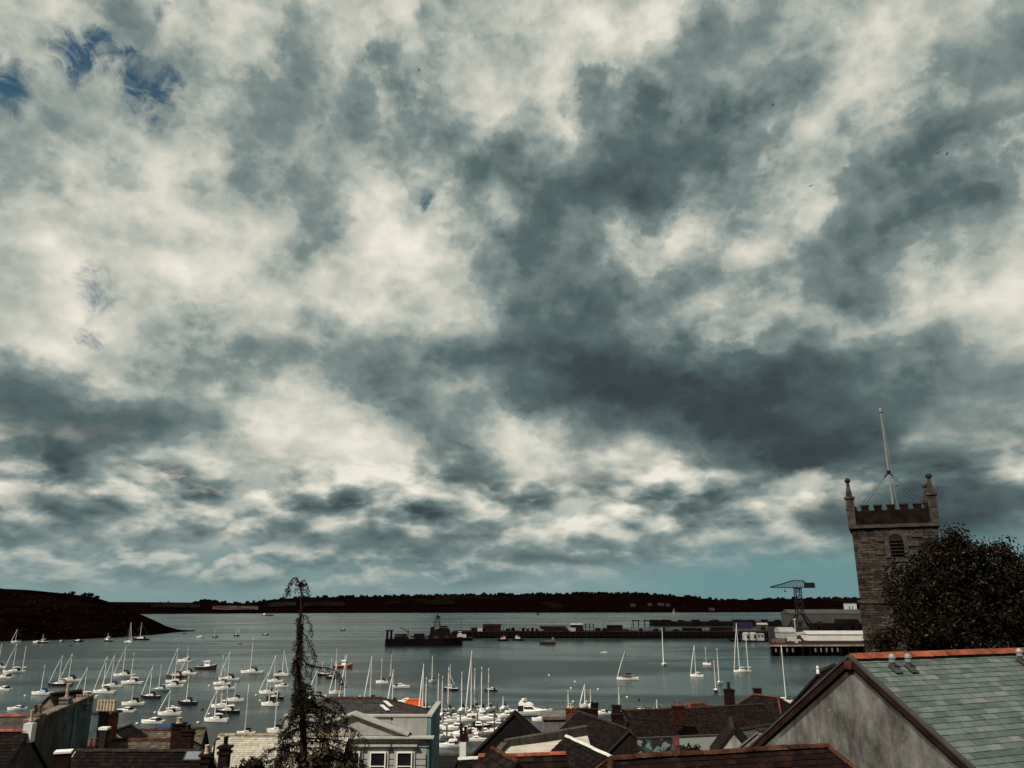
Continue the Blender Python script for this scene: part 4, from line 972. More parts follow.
for x_, sx, z in ((q(399), 3.4, 5.2), (q(425), 1.8, 4.3), (q(414), 1.4, 4.2), (q(436), 2.4, 4.4), (q(446), 2.0, 4.5)):
    k = MB(); k.box((x_, -2.9, z), (sx, .5, 1.0)); k.build('deck_gear', m_ship2, o, local=True)
zt = PY(437, 612.5, Yd).z; xm = q(436.5)
k = MB(); hm = zt-8.7
for i in range(6):
    f0, f1 = i/6, (i+1)/6; r0, r1 = 2.0*(1-f0)**1.2+.12, 2.0*(1-f1)**1.2+.12; z0_, z1_ = 8.7+hm*.9*f0, 8.7+hm*.9*f1
    for sx, sy in ((-1, -1), (1, -1), (1, 1), (-1, 1)):
        k.tube([(xm+sx*r0, sy*r0*.8, z0_), (xm+sx*r1, sy*r1*.8, z1_)], .2, 4); k.tube([(xm+sx*r0, sy*r0*.8, z0_), (xm-sy*sx*sx*r1*sx*-sy, sy*r1*.8, z1_)], .1, 3)
    if i < 4: k.box((xm, 0, z1_), (2*r1+.3, 1.6*r1+.3, .18))
k.tube([(xm, 0, 8.7+hm*.85), (xm, 0, zt)], [.14, .07], 5)
for zf, w_ in ((.40, 5.6), (.60, 4.2), (.76, 3.0)): k.tube([(xm-w_/2, 0, 8.7+hm*zf), (xm+w_/2, 0, 8.7+hm*zf)], .12, 4); k.tube([(xm-w_/2, 0, 8.7+hm*zf), (xm-w_/2, 0, 8.7+hm*zf+.9)], .07, 3); k.tube([(xm+w_/2, 0, 8.7+hm*zf), (xm+w_/2, 0, 8.7+hm*zf+.9)], .07, 3)
k.build('mast', m_ship, o, local=True)
k = MB(); k.taper((q(432), 0, 6.3), (2.8, 2.4), (2.2, 1.8), 3.6); k.build('funnel', m_ship, o, local=True)
k = MB(); k.taper((q(443), 0, 8.7), (5.5, 4.4), (4.4, 3.6), 1.7); k.build('wheelhouse', m_ship, o, local=True)
k = MB(); k.box((q(443), -2.1, 9.6), (4.6, .2, .6)); k.build('bridge_window', m_ship2, o, local=True)
k = MB(); k.tube([(q(408), 0, 3.6), (q(408), 0, 8.2)], .28, 6); k.tube([(q(408), 0, 7.4), (q(400), 0, 9.6)], .18, 5); k.tube([(q(408), 0, 8.2), (q(400), 0, 9.6)], .06, 3); k.build('deck_crane', m_ship, o, local=True)
for px_ in (413, 428):
    k = MB(); k.loft([[V(q(px_)+x_, -2.6-w_, 5.2), V(q(px_)+x_, -2.6, 4.6), V(q(px_)+x_, -2.6+w_, 5.2)] for x_, w_ in ((-1.9, .2), (-1, .7), (1, .7), (1.9, .1))]); k.build('ship_boat', m_ship2, o, local=True)
k = MB(); k.lathe([(.9, 0), (1.0, .6), (.5, 1.2)], (xm+.6, 0, 8.7+hm*.66), 8); k.build('radar', m_ship, o, local=True)
k = MB(); k.taper((q(452), 0, 4.0), (3.2, 3), (2.4, 2.2), 1.6); k.tube([(q(453), 0, 5.0), (q(457), 0, 5.5)], .18, 6); k.build('gun', m_ship, o, local=True)
k = MB()
for i in range(26): k.tube([(-Ls*.49+i*Ls*.9/25, -4.3, 3.6), (-Ls*.49+i*Ls*.9/25, -4.3, 4.7)], .06, 3)
k.tube([(-Ls*.49, -4.3, 4.7), (Ls*.41, -4.3, 4.7)], .06, 3); k.build('guard_rail', m_ship, o, local=True)
c = PZ(388.5, 646); k = MB()
for dx in (-1.3, 1.3):
    for dy in (0, 2.6): k.tube([c+V(dx, dy, -2), c+V(dx*.8, dy, 8)], .42, 7)
k.box(c+V(0, 1.3, 8.1), (3.8, 3.8, .6)); k.box(c+V(0, 1.3, 3.2), (3.4, 3.4, .35))
tag(k.build('pier_dolphin', m_pile), 'tall piled dolphin at the stern of the dark grey warship', 'dolphin', 'mooring dolphins')
# mooring buoys
for x, y, c_, lab in ((137, 724, 'w', 'white buoy left of the white motorboat near the blue tarp'), (155, 713, 'w', 'white buoy above the crossed stay yacht'), (209, 686, 'w', 'white buoy left of the tight group of yachts'), (198, 723, 'w', 'pale buoy between two white hulls above the pale roof'),
    (209, 714.5, 'w', 'white buoy by the large yacht with furled jib'), (202.5, 710, 'b', 'dark buoy right of the navy yacht in mid channel'), (256, 695.5, 'w', 'white buoy left of the column of yachts, upper'), (260, 701, 'w', 'white buoy left of the column of yachts, lower'),
    (25, 696, 'w', 'white buoy left of the blue covered sloop'), (549, 675.5, 'w', 'white buoy alone right of the marina masts'), (575, 682, 'w', 'white buoy furthest out of the pair left of the tapering sails'), (571, 688.5, 'w', 'larger white buoy left of the tapering sails'),
    (573, 702, 'w', 'low white buoy just above the brown chimneys'), (598, 689.5, 'w', 'white buoy right of the tapering sails'), (627, 697.5, 'w', 'pale yellow topped buoy above the long roof'), (639, 700, 'b', 'dark buoy above the long roof'),
    (538, 614.8, 'B', 'dark navigation buoy far out beyond the long pier'), (360, 697, 'w', 'white buoy behind the slate hip roof'), (283, 651, 'b', 'dark buoy right of the conifer trunk in open water')):
    p = PZ(x, y); p.z = 0; s_, Yd = ppm(y); r_ = max(.32, 1.05/s_)*(1.3 if c_ == 'B' else 1)
    o = thing('mooring_buoy', p, lab, 'buoy', 'mooring buoys')
    k = MB(); k.lathe([(r_*.3, -r_*.5), (r_*.9, -r_*.1), (r_, r_*.35), (r_*.75, r_*.85), (r_*.2, r_*1.1)], p, 10); k.build('float', M('buoy_'+('w' if c_ == 'w' else 'b'), (.66, .60, .48) if c_ == 'w' else (.014, .010, .010), .5, .1, 2), o)
    k = MB(); k.tube([p+V(0, 0, r_), p+V(0, 0, r_*(1.5 if c_ != 'B' else 3.2))], r_*.14, 5); k.build('ring', m_steel, o)
# ------------------------------------------------------------------ roofs and houses of the town
def roof_plane(mb, quad, gauge, width, rg, lift=.03, thick=.012, jit=.006, gap=.003):
    """courses of separate slates over a flat polygon (ridge-left, ridge-right, eave-right, eave-left)"""
    a, b_, c, d = [Vector(p) for p in quad]
    e = (c-d); e.normalize(); nrm = (c-d).cross(a-d); nrm.normalize()
    if nrm.z < 0: nrm = -nrm
    down = e.cross(nrm); down.normalize()
    if down.z > 0: down = -down
    P2 = [((p-d).dot(e), (p-a).dot(down)) for p in (a, b_, c, d)]
    vmax = max(q[1] for q in P2)
    def ext(v):
        xs = []
        for i in range(4):
            (x0, v0), (x1, v1) = P2[i], P2[(i+1) % 4]
            if abs(v1-v0) > 1e-6 and min(v0, v1)-1e-6 <= v <= max(v0, v1)+1e-6: xs.append(x0+(x1-x0)*(v-v0)/(v1-v0))
        return (min(xs), max(xs)) if len(xs) > 1 else None
    nrow = max(1, int(round(vmax/gauge))); gg = vmax/nrow
    for r_ in range(nrow):
        v0, v1 = r_*gg, (r_+1)*gg
        q0, q1 = ext(min(max(v0, .01), vmax-.01)), ext(min(v1, vmax-.01))
        if not q0 or not q1: continue
        lo_, hi_ = min(q0[0], q1[0]), max(q0[1], q1[1]); x = lo_ - (width*.5 if r_ % 2 else 0) - rg.random()*width*.1
        while x < hi_:
            w_ = width*(1+rg.uniform(-.16, .16)); xa, xb = x+gap, x+w_-gap; x += w_
            cl = lambda X, q: min(max(X, q[0]), q[1])
            p = [(cl(xa, q0), v0), (cl(xb, q0), v0), (cl(xb, q1), v1+gg*.08), (cl(xa, q1), v1+gg*.08)]
            if p[1][0]-p[0][0] < .02 and p[2][0]-p[3][0] < .02: continue
            base = lambda X, v: a - e*P2[0][0] + e*X + down*v
            j = rg.uniform(-jit, jit)
            t0 = lift*.35; t1 = lift+thick+j
            top = [base(*p[0])+nrm*t0, base(*p[1])+nrm*t0, base(*p[2])+nrm*(t1+rg.uniform(0, jit)), base(*p[3])+nrm*t1]
            bot = [base(*p[2])+nrm*lift*.3, base(*p[3])+nrm*lift*.3]
            mb.add(top+bot, [(0, 1, 2, 3), (3, 2, 4, 5), (1, 4, 2), (0, 3, 5)])
def slab(mb, quad, t=.07):
    a, b_, c, d = [Vector(p) for p in quad]; nrm = (c-d).cross(a-d).normalized()
    if nrm.z < 0: nrm = -nrm
    mb.prism([a, b_, c, d], -nrm*t)
def ridge_row(mb, A, B, r=.13, seg=.42, rg=rnd, sag=0):
    L = (B-A).length; n = max(1, int(L/seg)); d = (B-A)/n; u = Vector((d.y, -d.x, 0)).normalized()
    for i in range(n):
        p0 = A+d*(i+.015); p1 = A+d*(i+.985); z = V(0, 0, rg.uniform(-.012, .012)); dz = Vector((0, 0, 1))
        sec = lambda p: [p-u*r*1.25-dz*r*.75+z, p-u*r*.95-dz*r*.12+z, p-u*r*.4+dz*r*.42+z, p+u*r*.4+dz*r*.42+z, p+u*r*.95-dz*r*.12+z, p+u*r*1.25-dz*r*.75+z]
        mb.loft([sec(p0), sec(p1)], closed=True)
def house(name, lab, cat, A, B, half, pitch, base, wall, roof, ridge=None, hipA=0, hipB=0, tile=(.26, .3), over=.15, halfb=None, group=None, verge=None, seed=1, ridge_r=.13, fine=True, gablem=None, thin=False):
    """A, B: ends of the ridge; half: ridge to eave in plan; hip: how far a hipped end runs past the ridge"""
    rg = random.Random(seed); A = Vector(A); B = Vector(B); ax = (B-A); ax.z = 0; ax.normalize(); n = Vector((ax.y, -ax.x, 0))
    halfb = halfb or half; tp = tan(R(pitch)); mid = (A+B)/2
    o = thing(name, V(mid.x, mid.y, base), lab, cat, group)
    def eave(s_): h = half if s_ > 0 else halfb; return h
    zs = min(A.z, B.z)
    wb_ = MB()
    A0 = A - ax*(hipA-over if hipA else -over*.6); B0 = B + ax*(hipB-over if hipB else -over*.6)
    hp, hm = half-over, halfb-over
    zp, zm = zs-hp*tp-.12, zs-hm*tp-.12
    ze = min(zp, zm)
    prof_ = [(hp, base), (hp, zp), (-hm, zm), (-hm, base)]
    if not hipA and not hipB: prof_ = [(hp, base), (hp, zp), (0, zs-.14), (-hm, zm), (-hm, base)]
    wb_.prism([V(A0.x, A0.y, 0)+n*q+V(0, 0, z) for q, z in prof_], V(B0.x-A0.x, B0.y-A0.y, 0))
    if hipA and not hipB or hipB and not hipA:
        E, Dv = (B0, -ax) if hipA else (A0, ax)
        wb_.prism([V(E.x, E.y, 0)+n*q+V(0, 0, z) for q, z in ((hp, zp-.01), (0, zs-.14), (-hm, zm-.01))], Dv*.3)
    wb_.build('wall', wall, o)
    sb = MB(); tb = MB()
    for s_, h in ((1, half), (-1, halfb)):
        e0 = A - ax*(hipA if hipA else over*0) + n*s_*h - V(0, 0, h*tp); e1 = B + ax*(hipB if hipB else 0) + n*s_*h - V(0, 0, h*tp)
        q = [A, B, e1, e0]; slab(sb, q)
        if fine: roof_plane(tb, q, tile[0], tile[1], rg, *((.012, .004, .003, .007) if thin else ()))
    for E, hp_, sg in ((A, hipA, -1), (B, hipB, 1)):
        if hp_:
            e0 = E + ax*sg*hp_ + n*half - V(0, 0, half*tp); e1 = E + ax*sg*hp_ - n*halfb - V(0, 0, halfb*tp)
            q = [E+n*.001, E-n*.001, e1, e0]; slab(sb, q)
            if fine: roof_plane(tb, q, tile[0], tile[1], rg)
    tb.v += []; off = len(sb.v)
    allb = MB(); allb.add(sb.v, sb.f)
    if tb.f: allb.add(tb.v, tb.f)
    allb.build('roof', roof, o)
    if ridge:
        k = MB(); ridge_row(k, A+V(0, 0, ridge_r*.72+.02), B+V(0, 0, ridge_r*.72+.02), ridge_r, rg=rg)
        for E, hp_, sg in ((A, hipA, -1), (B, hipB, 1)):
            if hp_:
                for s_, h in ((1, half), (-1, halfb)): ridge_row(k, E+V(0, 0, ridge_r*.6+.02), E + ax*sg*hp_ + n*s_*h - V(0, 0, h*tp-ridge_r*.6-.02), ridge_r*.9, rg=rg)
        k.build('ridge_tiles', ridge, o)
    if verge:
        for E, hp_, sg in ((A, hipA, -1), (B, hipB, 1)):
            if hp_: continue
            for s_, h in ((1, half), (-1, halfb)):
                p0 = E+V(0, 0, -.02); p1 = E+n*s_*h-V(0, 0, h*tp+.02); k = MB()
                k.prism([p0+V(0, 0, .03), p1+V(0, 0, .03), p1-V(0, 0, .13), p0-V(0, 0, .15)], ax*sg*.04); k.build('bargeboard', verge, o)
    o['ax'] = (ax.x, ax.y)
    return o
def chimney(par, c, sx, sy, z0, z1, mat, pots=2, pm=None, rz=0, cap=True, ph=.45, capm=None, pr=.11, name='chimney'):
    """a stack that belongs to a house, its pots one level deeper"""
    k = MB(); k.box((c.x, c.y, (z0+z1)/2), (sx, sy, z1-z0), rz)
    if cap: k.box((c.x, c.y, z1-.18), (sx+.12, sy+.12, .12), rz); k.box((c.x, c.y, z1+.05), (sx+.16, sy+.16, .1), rz)
    ch = k.build(name, mat, par)
    if capm: k = MB(); k.box((c.x, c.y, z1+.14), (sx+.24, sy+.24, .08), rz); k.build('cap', capm, ch)
    u = Vector((cos(rz), sin(rz), 0))
    for i in range(pots):
        p = V(c.x, c.y, z1+.1) + u*((i+.5)/pots-.5)*sx*.92
        k = MB(); k.lathe([(pr*1.15, 0), (pr*1.1, ph*.12), (pr*.85, ph*.2), (pr*.8, ph*.85), (pr*1.05, ph*.88), (pr*1.0, ph), (pr*.6, ph*.98)], p, 9); k.build('chimney_pot', pm or m_pot, ch)
    return ch
def lvl(px, py, z): return PZ(px, py, z)
def window(par, c, w_, h, n, frame, bars=1, sill=True):
    """sash window on a wall facing n"""
    n = Vector(n).normalized(); u = Vector((-n.y, n.x, 0)); c = Vector(c); f = .09
    rz = atan2(u.y, u.x); k = MB()
    for s_ in (-1, 1): k.box(c+u*s_*(w_/2+f/2)+n*.02, (f, .14, h+2*f), rz)
    k.box(c+V(0, 0, h/2+f/2)+n*.02, (w_-.004, .14, f), rz); k.box(c-V(0, 0, h/2+f/2)+n*.02, (w_-.004, .14, f), rz)
    k.box(c+n*.03, (w_-.004, .07, .06), rz)
    fr = k.build('window', frame, par)
    k = MB(); k.box(c-n*.03, (w_-.01, .03, h-.01), rz); k.build('pane', m_glass, fr)
    if sill: k = MB(); k.box(c-V(0, 0, h/2+f+.06)+n*.08, (w_+.4, .24, .1), rz); k.build('sill', frame, fr)
    return fr

def gable_mat():
    m, t, b = mk('render_gable'); co = t.node('ShaderNodeTexCoord').outputs['Object']
    n = t.noise(t.vec('MULTIPLY', co, (1, 1, .6)), 2.1, 9, .70).outputs[0]; c = t.ramp(n, [(.32, (.036, .032, .028)), (.48, (.115, .110, .099)), (.66, (.200, .195, .176))])
    sv = t.vec('MULTIPLY', co, (3.4, 3.4, .22)); k = t.maprange(t.noise(sv, 1.5, 8, .66).outputs[0], .46, .66)
    c = t.mix(t.math('MULTIPLY', k, .42), c, (.052, .043, .038, 1))
    sp_ = t.maprange(t.noise(co, 11, 5, .7).outputs[0], .64, .72); zone = t.maprange(t.noise(co, .9, 4, .6).outputs[0], .45, .62)
    c = t.mix(t.math('MULTIPLY', t.math('MULTIPLY', sp_, zone), .8), c, (.36, .35, .31, 1))
    cr = t.node('ShaderNodeTexVoronoi', feature='DISTANCE_TO_EDGE'); cr.inputs['Scale'].default_value = .9
    t.put(cr.inputs['Vector'], t.vec('ADD', co, t.vec('SCALE', t.vec('SUBTRACT', t.noise(co, 2.2, 6, .65).outputs['Color'], (.5, .5, .5)), scale=.5)))
    c = t.mix(t.math('MULTIPLY', t.maprange(cr.outputs['Distance'], .008, .002), .28), c, (.05, .042, .036, 1))
    t.put(b.inputs['Base Color'], c); b.inputs['Roughness'].default_value = .95; b.inputs['Specular IOR Level'].default_value = .05
    bp = t.node('ShaderNodeBump'); bp.inputs['Strength'].default_value = .5; bp.inputs['Distance'].default_value = .02; t.put(bp.inputs['Height'], t.noise(co, 14, 6, .65).outputs[0]); t.put(b.inputs['Normal'], bp.outputs[0])
    return m
# --- O: the big slate roof and rendered gable on the right
A = PY(850.5, 659, 17.0); az_o = 68; ax = hor(az_o)
o = house('gable_house', 'rendered gable house with new green slate roof and terracotta ridge', 'house', A, A+ax*15, 4.4, 33.5, 16.5, gable_mat(), m_slate_new, None, tile=(.145, .36), over=.02, seed=5, thin=True)
k = MB(); rr = random.Random(4); n_ = 34
u = Vector((ax.y, -ax.x, 0))
for i in range(n_):
    p0 = A+ax*(15/n_*(i+.012)+.02)+V(0, 0, .10); p1 = A+ax*(15/n_*(i+.988)+.02)+V(0, 0, .10+rr.uniform(-.006, .006))
    sec = lambda p, r=.115: [p-u*r*1.5-V(0, 0, r*1.02), p-u*r*.9-V(0, 0, r*.35), p-u*r*.35+V(0, 0, r*.15), p+u*r*.35+V(0, 0, r*.15), p+u*r*.9-V(0, 0, r*.35), p+u*r*1.5-V(0, 0, r*1.02)]
    k.loft([sec(p0, .084), sec(p1, .089)], closed=True)
k.build('ridge_tiles', m_ridge_red, o)
tp = tan(R(33.5))
for s_ in (1, -1):
    k = MB(); p0 = A-ax*.05+V(0, 0, .035); p1 = p0+u*s_*4.45-V(0, 0, 4.45*tp)
    k.prism([p0, p1, p1-V(0, 0, .15), p0-V(0, 0, .15)], ax*.06)
    k.build('bargeboard', M('barge_brown', (.020, .009, .0075), .7, .35, 2.5, streak=.3), o)
    k = MB(); p0 = A-ax*.075+V(0, 0, .085); p1 = p0+u*s_*4.5-V(0, 0, 4.5*tp)
    k.prism([p0, p1, p1-V(0, 0, .05), p0-V(0, 0, .05)], ax*.11); k.build('verge_strip', m_lead, o)
    k = MB(); p0 = A+ax*.012-V(0, 0, .12); p1 = p0+u*s_*4.4-V(0, 0, 4.4*tp)
    k.prism([p0, p1, p1-V(0, 0, .17), p0-V(0, 0, .17)], ax*.02); k.build('shadow_board', M('soffit_brown', (.040, .026, .022), .85, .35, 2), o)
k = MB(); k.prism([A-ax*.09-u*.12-V(0, 0, .02), A-ax*.09+u*.12-V(0, 0, .02), A-ax*.09+u*.07-V(0, 0, .20), A-ax*.09-u*.07-V(0, 0, .20)], ax*.05); k.build('finial_block', m_ridge_old, o)
for px, py, lab in ((893.5, 668, None), (909.5, 667.5, None), (1021, 661, None)):
    # vent stack on the near slope: find the slope under the pixel
    nrm = (u*tp+V(0, 0, 1)).normalized(); d_ = ray(px, py+2); t0 = (A-V(0, 0, CAMZ)).dot(nrm)/d_.dot(nrm); p = V(0, 0, CAMZ)+d_*t0
    k = MB(); k.lathe([(.05, -.08), (.05, .2)], p, 10); vt = k.build('vent_pipe', m_lead, o)
    k = MB(); k.lathe([(.066, .15), (.068, .2), (.05, .21)], p, 12); k.build('vent_collar', m_zinc, vt)
    k = MB(); k.lathe([(.062, .225), (.078, .232), (.072, .27), (.045, .31), (.01, .325)], p, 12); k.build('vent_cowl', m_zinc, vt)
    dn = (u-V(0, 0, tp)).normalized(); k = MB()
    q = [p+ax*-.10-dn*.10, p+ax*.085-dn*.10, p+ax*.085+dn*.16, p+ax*-.10+dn*.16]; k.prism([x+nrm*.05 for x in q], nrm*.012); k.build('flashing', m_lead, o)

# --- M: near mossy roof across the bottom
A = PY(611, 760, 14.5); B = lvl(828, 747, A.z)
m_moss = m_tile_brown
o = house('mossy_house', 'low house with mossy brown tile roof nearest the camera', 'house', A, B, 3.0, 36, 16.0, m_render_dk, m_tile_brown, m_ridge_old, hipA=1.6, hipB=1.5, tile=(.13, .17), seed=8, ridge_r=.05, thin=True)
# --- N: dark roof with a white verge
A = PY(566, 736.5, 40); B = lvl(613, 758.5, A.z)
o = house('slate_house', 'dark slate roof with pale cement verge behind the mossy roof', 'house', A, B, 3.2, 38, 11, m_render_dk, m_slate_spot, m_render_wht, tile=(.22, .26), seed=9, ridge_r=.07)
# --- P: terracotta ridge at the bottom
A = PY(478, 757.5, 22); B = lvl(566, 755, A.z)
o = house('red_ridge_house', 'dark roof with straight terracotta ridge at the bottom edge', 'house', A, B, 2.6, 40, 15.5, m_render_dk, m_slate_brown, m_ridge_red, tile=(.2, .24), seed=11, ridge_r=.06)
A = PY(510, 759, 20.5); ax = hor(-20)
o = house('dormer_gable', 'small brown gabled dormer roof under the terracotta ridge', 'dormer', A-ax*.6, A+ax*1.4, 1.1, 42, A.z-1.3, m_render_dk, m_slate_brown, m_ridge_old, tile=(.2, .24), seed=12, ridge_r=.05)

# --- G: white flat roofed extension with curved coping
z0 = PY(503, 745.5, 50).z
pts = [lvl(504, 745.5, z0), lvl(520, 743.5, z0), lvl(541, 741, z0), lvl(561, 738, z0), lvl(587, 734, z0)]
nrp = [lvl(494, 759, z0-.12), lvl(515, 760, z0-.12), lvl(540, 760, z0-.12), lvl(565, 758, z0-.12), lvl(592, 752, z0-.12)]
gb = gz(0, 60); o = thing('white_extension', V(pts[2].x, pts[2].y, gb), 'low building with white flat roof and curved grey parapet', 'building')
k = MB(); k.loft([[V(p.x, p.y, z0-.12), V(p.x, p.y, gb), V(q.x, q.y, gb), V(q.x, q.y, z0-.12)] for p, q in zip(pts, nrp)], closed=True); k.build('wall', m_render_wht, o)
k = MB(); k.loft([[V(q.x+(.25 if i == 0 else 0), q.y, z0-.09), V(p.x, p.y-.3, z0-.09), V(p.x, p.y-.3, z0-.05), V(q.x+(.25 if i == 0 else 0), q.y, z0-.05)] for i, (p, q) in enumerate(zip(pts, nrp))], closed=True); k.build('roof', M('roof_coating', (.46, .42, .34), .8, .15, .8), o)
k = MB(); k.loft([[p+V(0, -.32, -.3), p+V(0, -.32, .30+.05*i), p+V(0, .12, .34+.05*i), p+V(0, .12, -.3)] for i, p in enumerate(pts)], closed=True); k.build('parapet', M('parapet_lead', (.07, .062, .053), .9, .35, 1, streak=.5), o)
k = MB(); q = nrp[0]; p = pts[0]; k.loft([[x+V(-.15, 0, -.2), x+V(-.15, 0, .26), x+V(.2, 0, .26), x+V(.2, 0, -.2)] for x in (q, p+V(0, -.33, -.0))], closed=True); k.build('side_parapet', MATS['parapet_lead'], o)
# --- F: dark gable with steep roof
A = PY(514, 712.5, 84); ax = hor(8)
o = house('dark_gable_house', 'tall house with dark pointed gable in front of the marina', 'house', A, A+ax*.9, 7.4, 43.5, gz(0, 90), M('slate_hung', (.0085, .006, .0055), .8, .4, .8), m_slate_dark, m_ridge_grey, hipB=5.5, tile=(.35, .4), over=.25, seed=14, verge=M('barge_dark', (.024, .018, .015), .8, .3, 1))
# --- grey rendered block and brown stacks
c0 = lvl(543.5, 720, PY(543.5, 720, 100).z); c1 = lvl(577.5, 719, c0.z)
o = thing('grey_block', (c0.x, c0.y, gz(0, 100)), 'blank grey rendered block beside the brown chimneys', 'building')
k = MB(); k.prism([c0, c1, V(c1.x, c1.y, 3), V(c0.x, c0.y, 3)], V(0, 5, 0)); k.build('wall', m_render_grey, o)
k = MB(); k.prism([c0+V(-.15, -.2, .02), c1+V(.15, -.2, .02), c1+V(.15, -.2, .35), c0+V(-.15, -.2, .35)], V(0, 5.4, 0)); k.build('coping', M('coping_stone', (.14, .125, .11), .9, .3, 1), o)
k = MB(); q = lvl(577, 728.5, c0.z-1.3); k.box(q+V(-.6, -.4, 0), (1.5, .8, .35)); k.build('ledge', m_render_grey, o)
# --- H: lichened roof running towards us
A = PY(578, 711.5, 92); B = lvl(629, 730, A.z)
o = house('lichen_house', 'dark roof with pale lichen specks running towards the camera', 'house', A, B, 5.2, 38, gz(0, 85), m_render_dk, m_slate_spot, m_ridge_grey, tile=(.3, .36), seed=16, verge=m_lead, halfb=1.0)
zc = PY(571, 709, 93).z
ch = chimney(o, PY(571, 712, 93), 1.15, .9, zc-3.5, zc, m_brick_or, 1, m_pot, ph=.5, pr=.16)
ch = chimney(o, PY(587, 712, 95), 2.3, .9, zc-3.5, PY(587, 709.5, 95).z, m_brick, 0)
ch = chimney(o, PY(594.5, 706, 97), .75, .75, zc-2.5, PY(594.5, 703.5, 97).z, m_brick, 0)
# --- I: long brown roof over a mural wall
zI = PY(622, 711, 100).z; A = lvl(622, 711, zI); B = lvl(716, 707.5, zI)
o = house('long_roof_house', 'long brown slate roof above the painted courtyard wall', 'house', A, B, 6.0, 33, gz(0, 100), m_render_dk, m_slate_brown, m_ridge_old, tile=(.3, .36), seed=17, verge=m_lead)
zz_ = PY(616, 706, 100).z
chimney(o, PY(616.5, 712, 100), .95, .9, zz_-3, zz_, m_brick, 0); chimney(o, PY(617, 716, 97.5), 1.3, .8, zz_-4, PY(617, 715, 97.5).z, m_brick, 0)
zz_ = PY(678, 706.5, 97).z
chimney(o, PY(678, 712, 97), 1.25, .9, zz_-1.9, zz_, M('brick_red', (.030, .009, .0075), .85, .4, 2), 4, m_pot_red, ph=.42, pr=.12)
# mural wall
def mural_mat():
    m, t, b = mk('mural_paint'); co = t.node('ShaderNodeTexCoord').outputs['Object']
    v = t.node('ShaderNodeTexVoronoi', feature='F1'); v.inputs['Scale'].default_value = 1.7
    t.put(v.inputs['Vector'], t.vec('ADD', co, t.vec('SCALE', t.vec('SUBTRACT', t.noise(co, 1.3, 4).outputs['Color'], (.5, .5, .5)), scale=1.3)))
    s_ = t.node('ShaderNodeSeparateColor'); t.put(s_.inputs[0], v.outputs['Color'])
    c = t.ramp(s_.outputs[0], [(0, (.02, .085, .078)), (.22, (.14, .20, .18)), (.36, (.22, .095, .065)), (.50, (.20, .22, .19)), (.62, (.012, .010, .009)), (.78, (.13, .04, .034)), (.86, (.012, .012, .010))], 'CONSTANT')
    x = t.node('ShaderNodeSeparateXYZ'); t.put(x.inputs[0], co)
    c = t.mix(t.maprange(x.outputs[0], .9, 1.3), c, (.27, .29, .26, 1))
    t.put(b.inputs['Base Color'], c); b.inputs['Roughness'].default_value = .8; return m
Yw = 91; p0 = PY(607, 744, Yw); p1 = PY(722, 737.5, Yw+2.5); zt_ = p0.z+.35
o = thing('mural_wall', (p0+p1)/2-V(0, 0, (p0.z+p1.z)/2-6), 'white courtyard wall with teal and pink mural at its left end', 'wall')
k = MB(); k.prism([V(p0.x, p0.y, zt_), V(p1.x, p1.y, zt_+.1), V(p1.x, p1.y, 4), V(p0.x, p0.y, 4)], V(0, .4, 0)); k.build('wall_face', mural_mat(), o)
k = MB(); k.prism([V(p0.x, p0.y-.06, zt_+.003), V(p1.x, p1.y-.06, zt_+.103), V(p1.x, p1.y-.06, zt_+.22), V(p0.x, p0.y-.06, zt_+.12)], V(0, .5, 0)); k.build('coping', m_lead, o)
c = PY(676, 742, Yw+.9); k = MB(); k.box(c+V(0, .02, -.3), (.75, .08, 1.5)); k.box(c+V(0, -.04, -.1), (.5, .08, .6)); 
o = tag(k.build('poster_board', M('poster_red', (.085, .010, .012), .6, .6, 1.6, tint=(.16, .07, .07))), 'red poster board on the white courtyard wall', 'sign')
m_shrub = leafmat('shrub_leaf', (.010, .009, .005), (.028, .022, .012), (.07, .05, .03))
rs = random.Random(21)
def shrub(x, y, Y, r, lab, n=70, h=1.0):
    c = PY(x, y, Y); o = thing('shrub', V(c.x, c.y, gz(c.x, c.y)), lab, 'shrub', 'dark shrubs among the roofs'); g0 = gz(c.x, c.y)
    k = MB()
    for i in range(5): k.tube([V(c.x+rs.uniform(-.2, .2), c.y, g0), V(c.x+rs.uniform(-r, r)*.5, c.y+rs.uniform(-.3, .3), c.z)], [.09, .03], 5)
    k.build('stem', m_bark, o)
    k = MB()
    for i in range(7): clump(k, c+V(rs.uniform(-r, r)*.8, rs.uniform(-.6, .6)*r, rs.uniform(-.9, .1)*r*h), r*.45, n, rs, .9, .22)
    k.build('foliage', m_shrub, o)
for x, y, Y, r, lab in ((633, 752, 88, 1.6, 'dark shrub before the mural between pink and teal patches'), (662, 753, 88, 1.2, 'small dark shrub before the white wall left of the red poster'), (690, 752, 88, 1.7, 'dark shrub before the white wall right of the red poster'), (706, 749, 89, 1.5, 'dark shrub at the right end of the white wall'), (603, 752, 84, 1.6, 'dark shrub at the left end of the mural')):
    shrub(x, y, Y, r, lab)
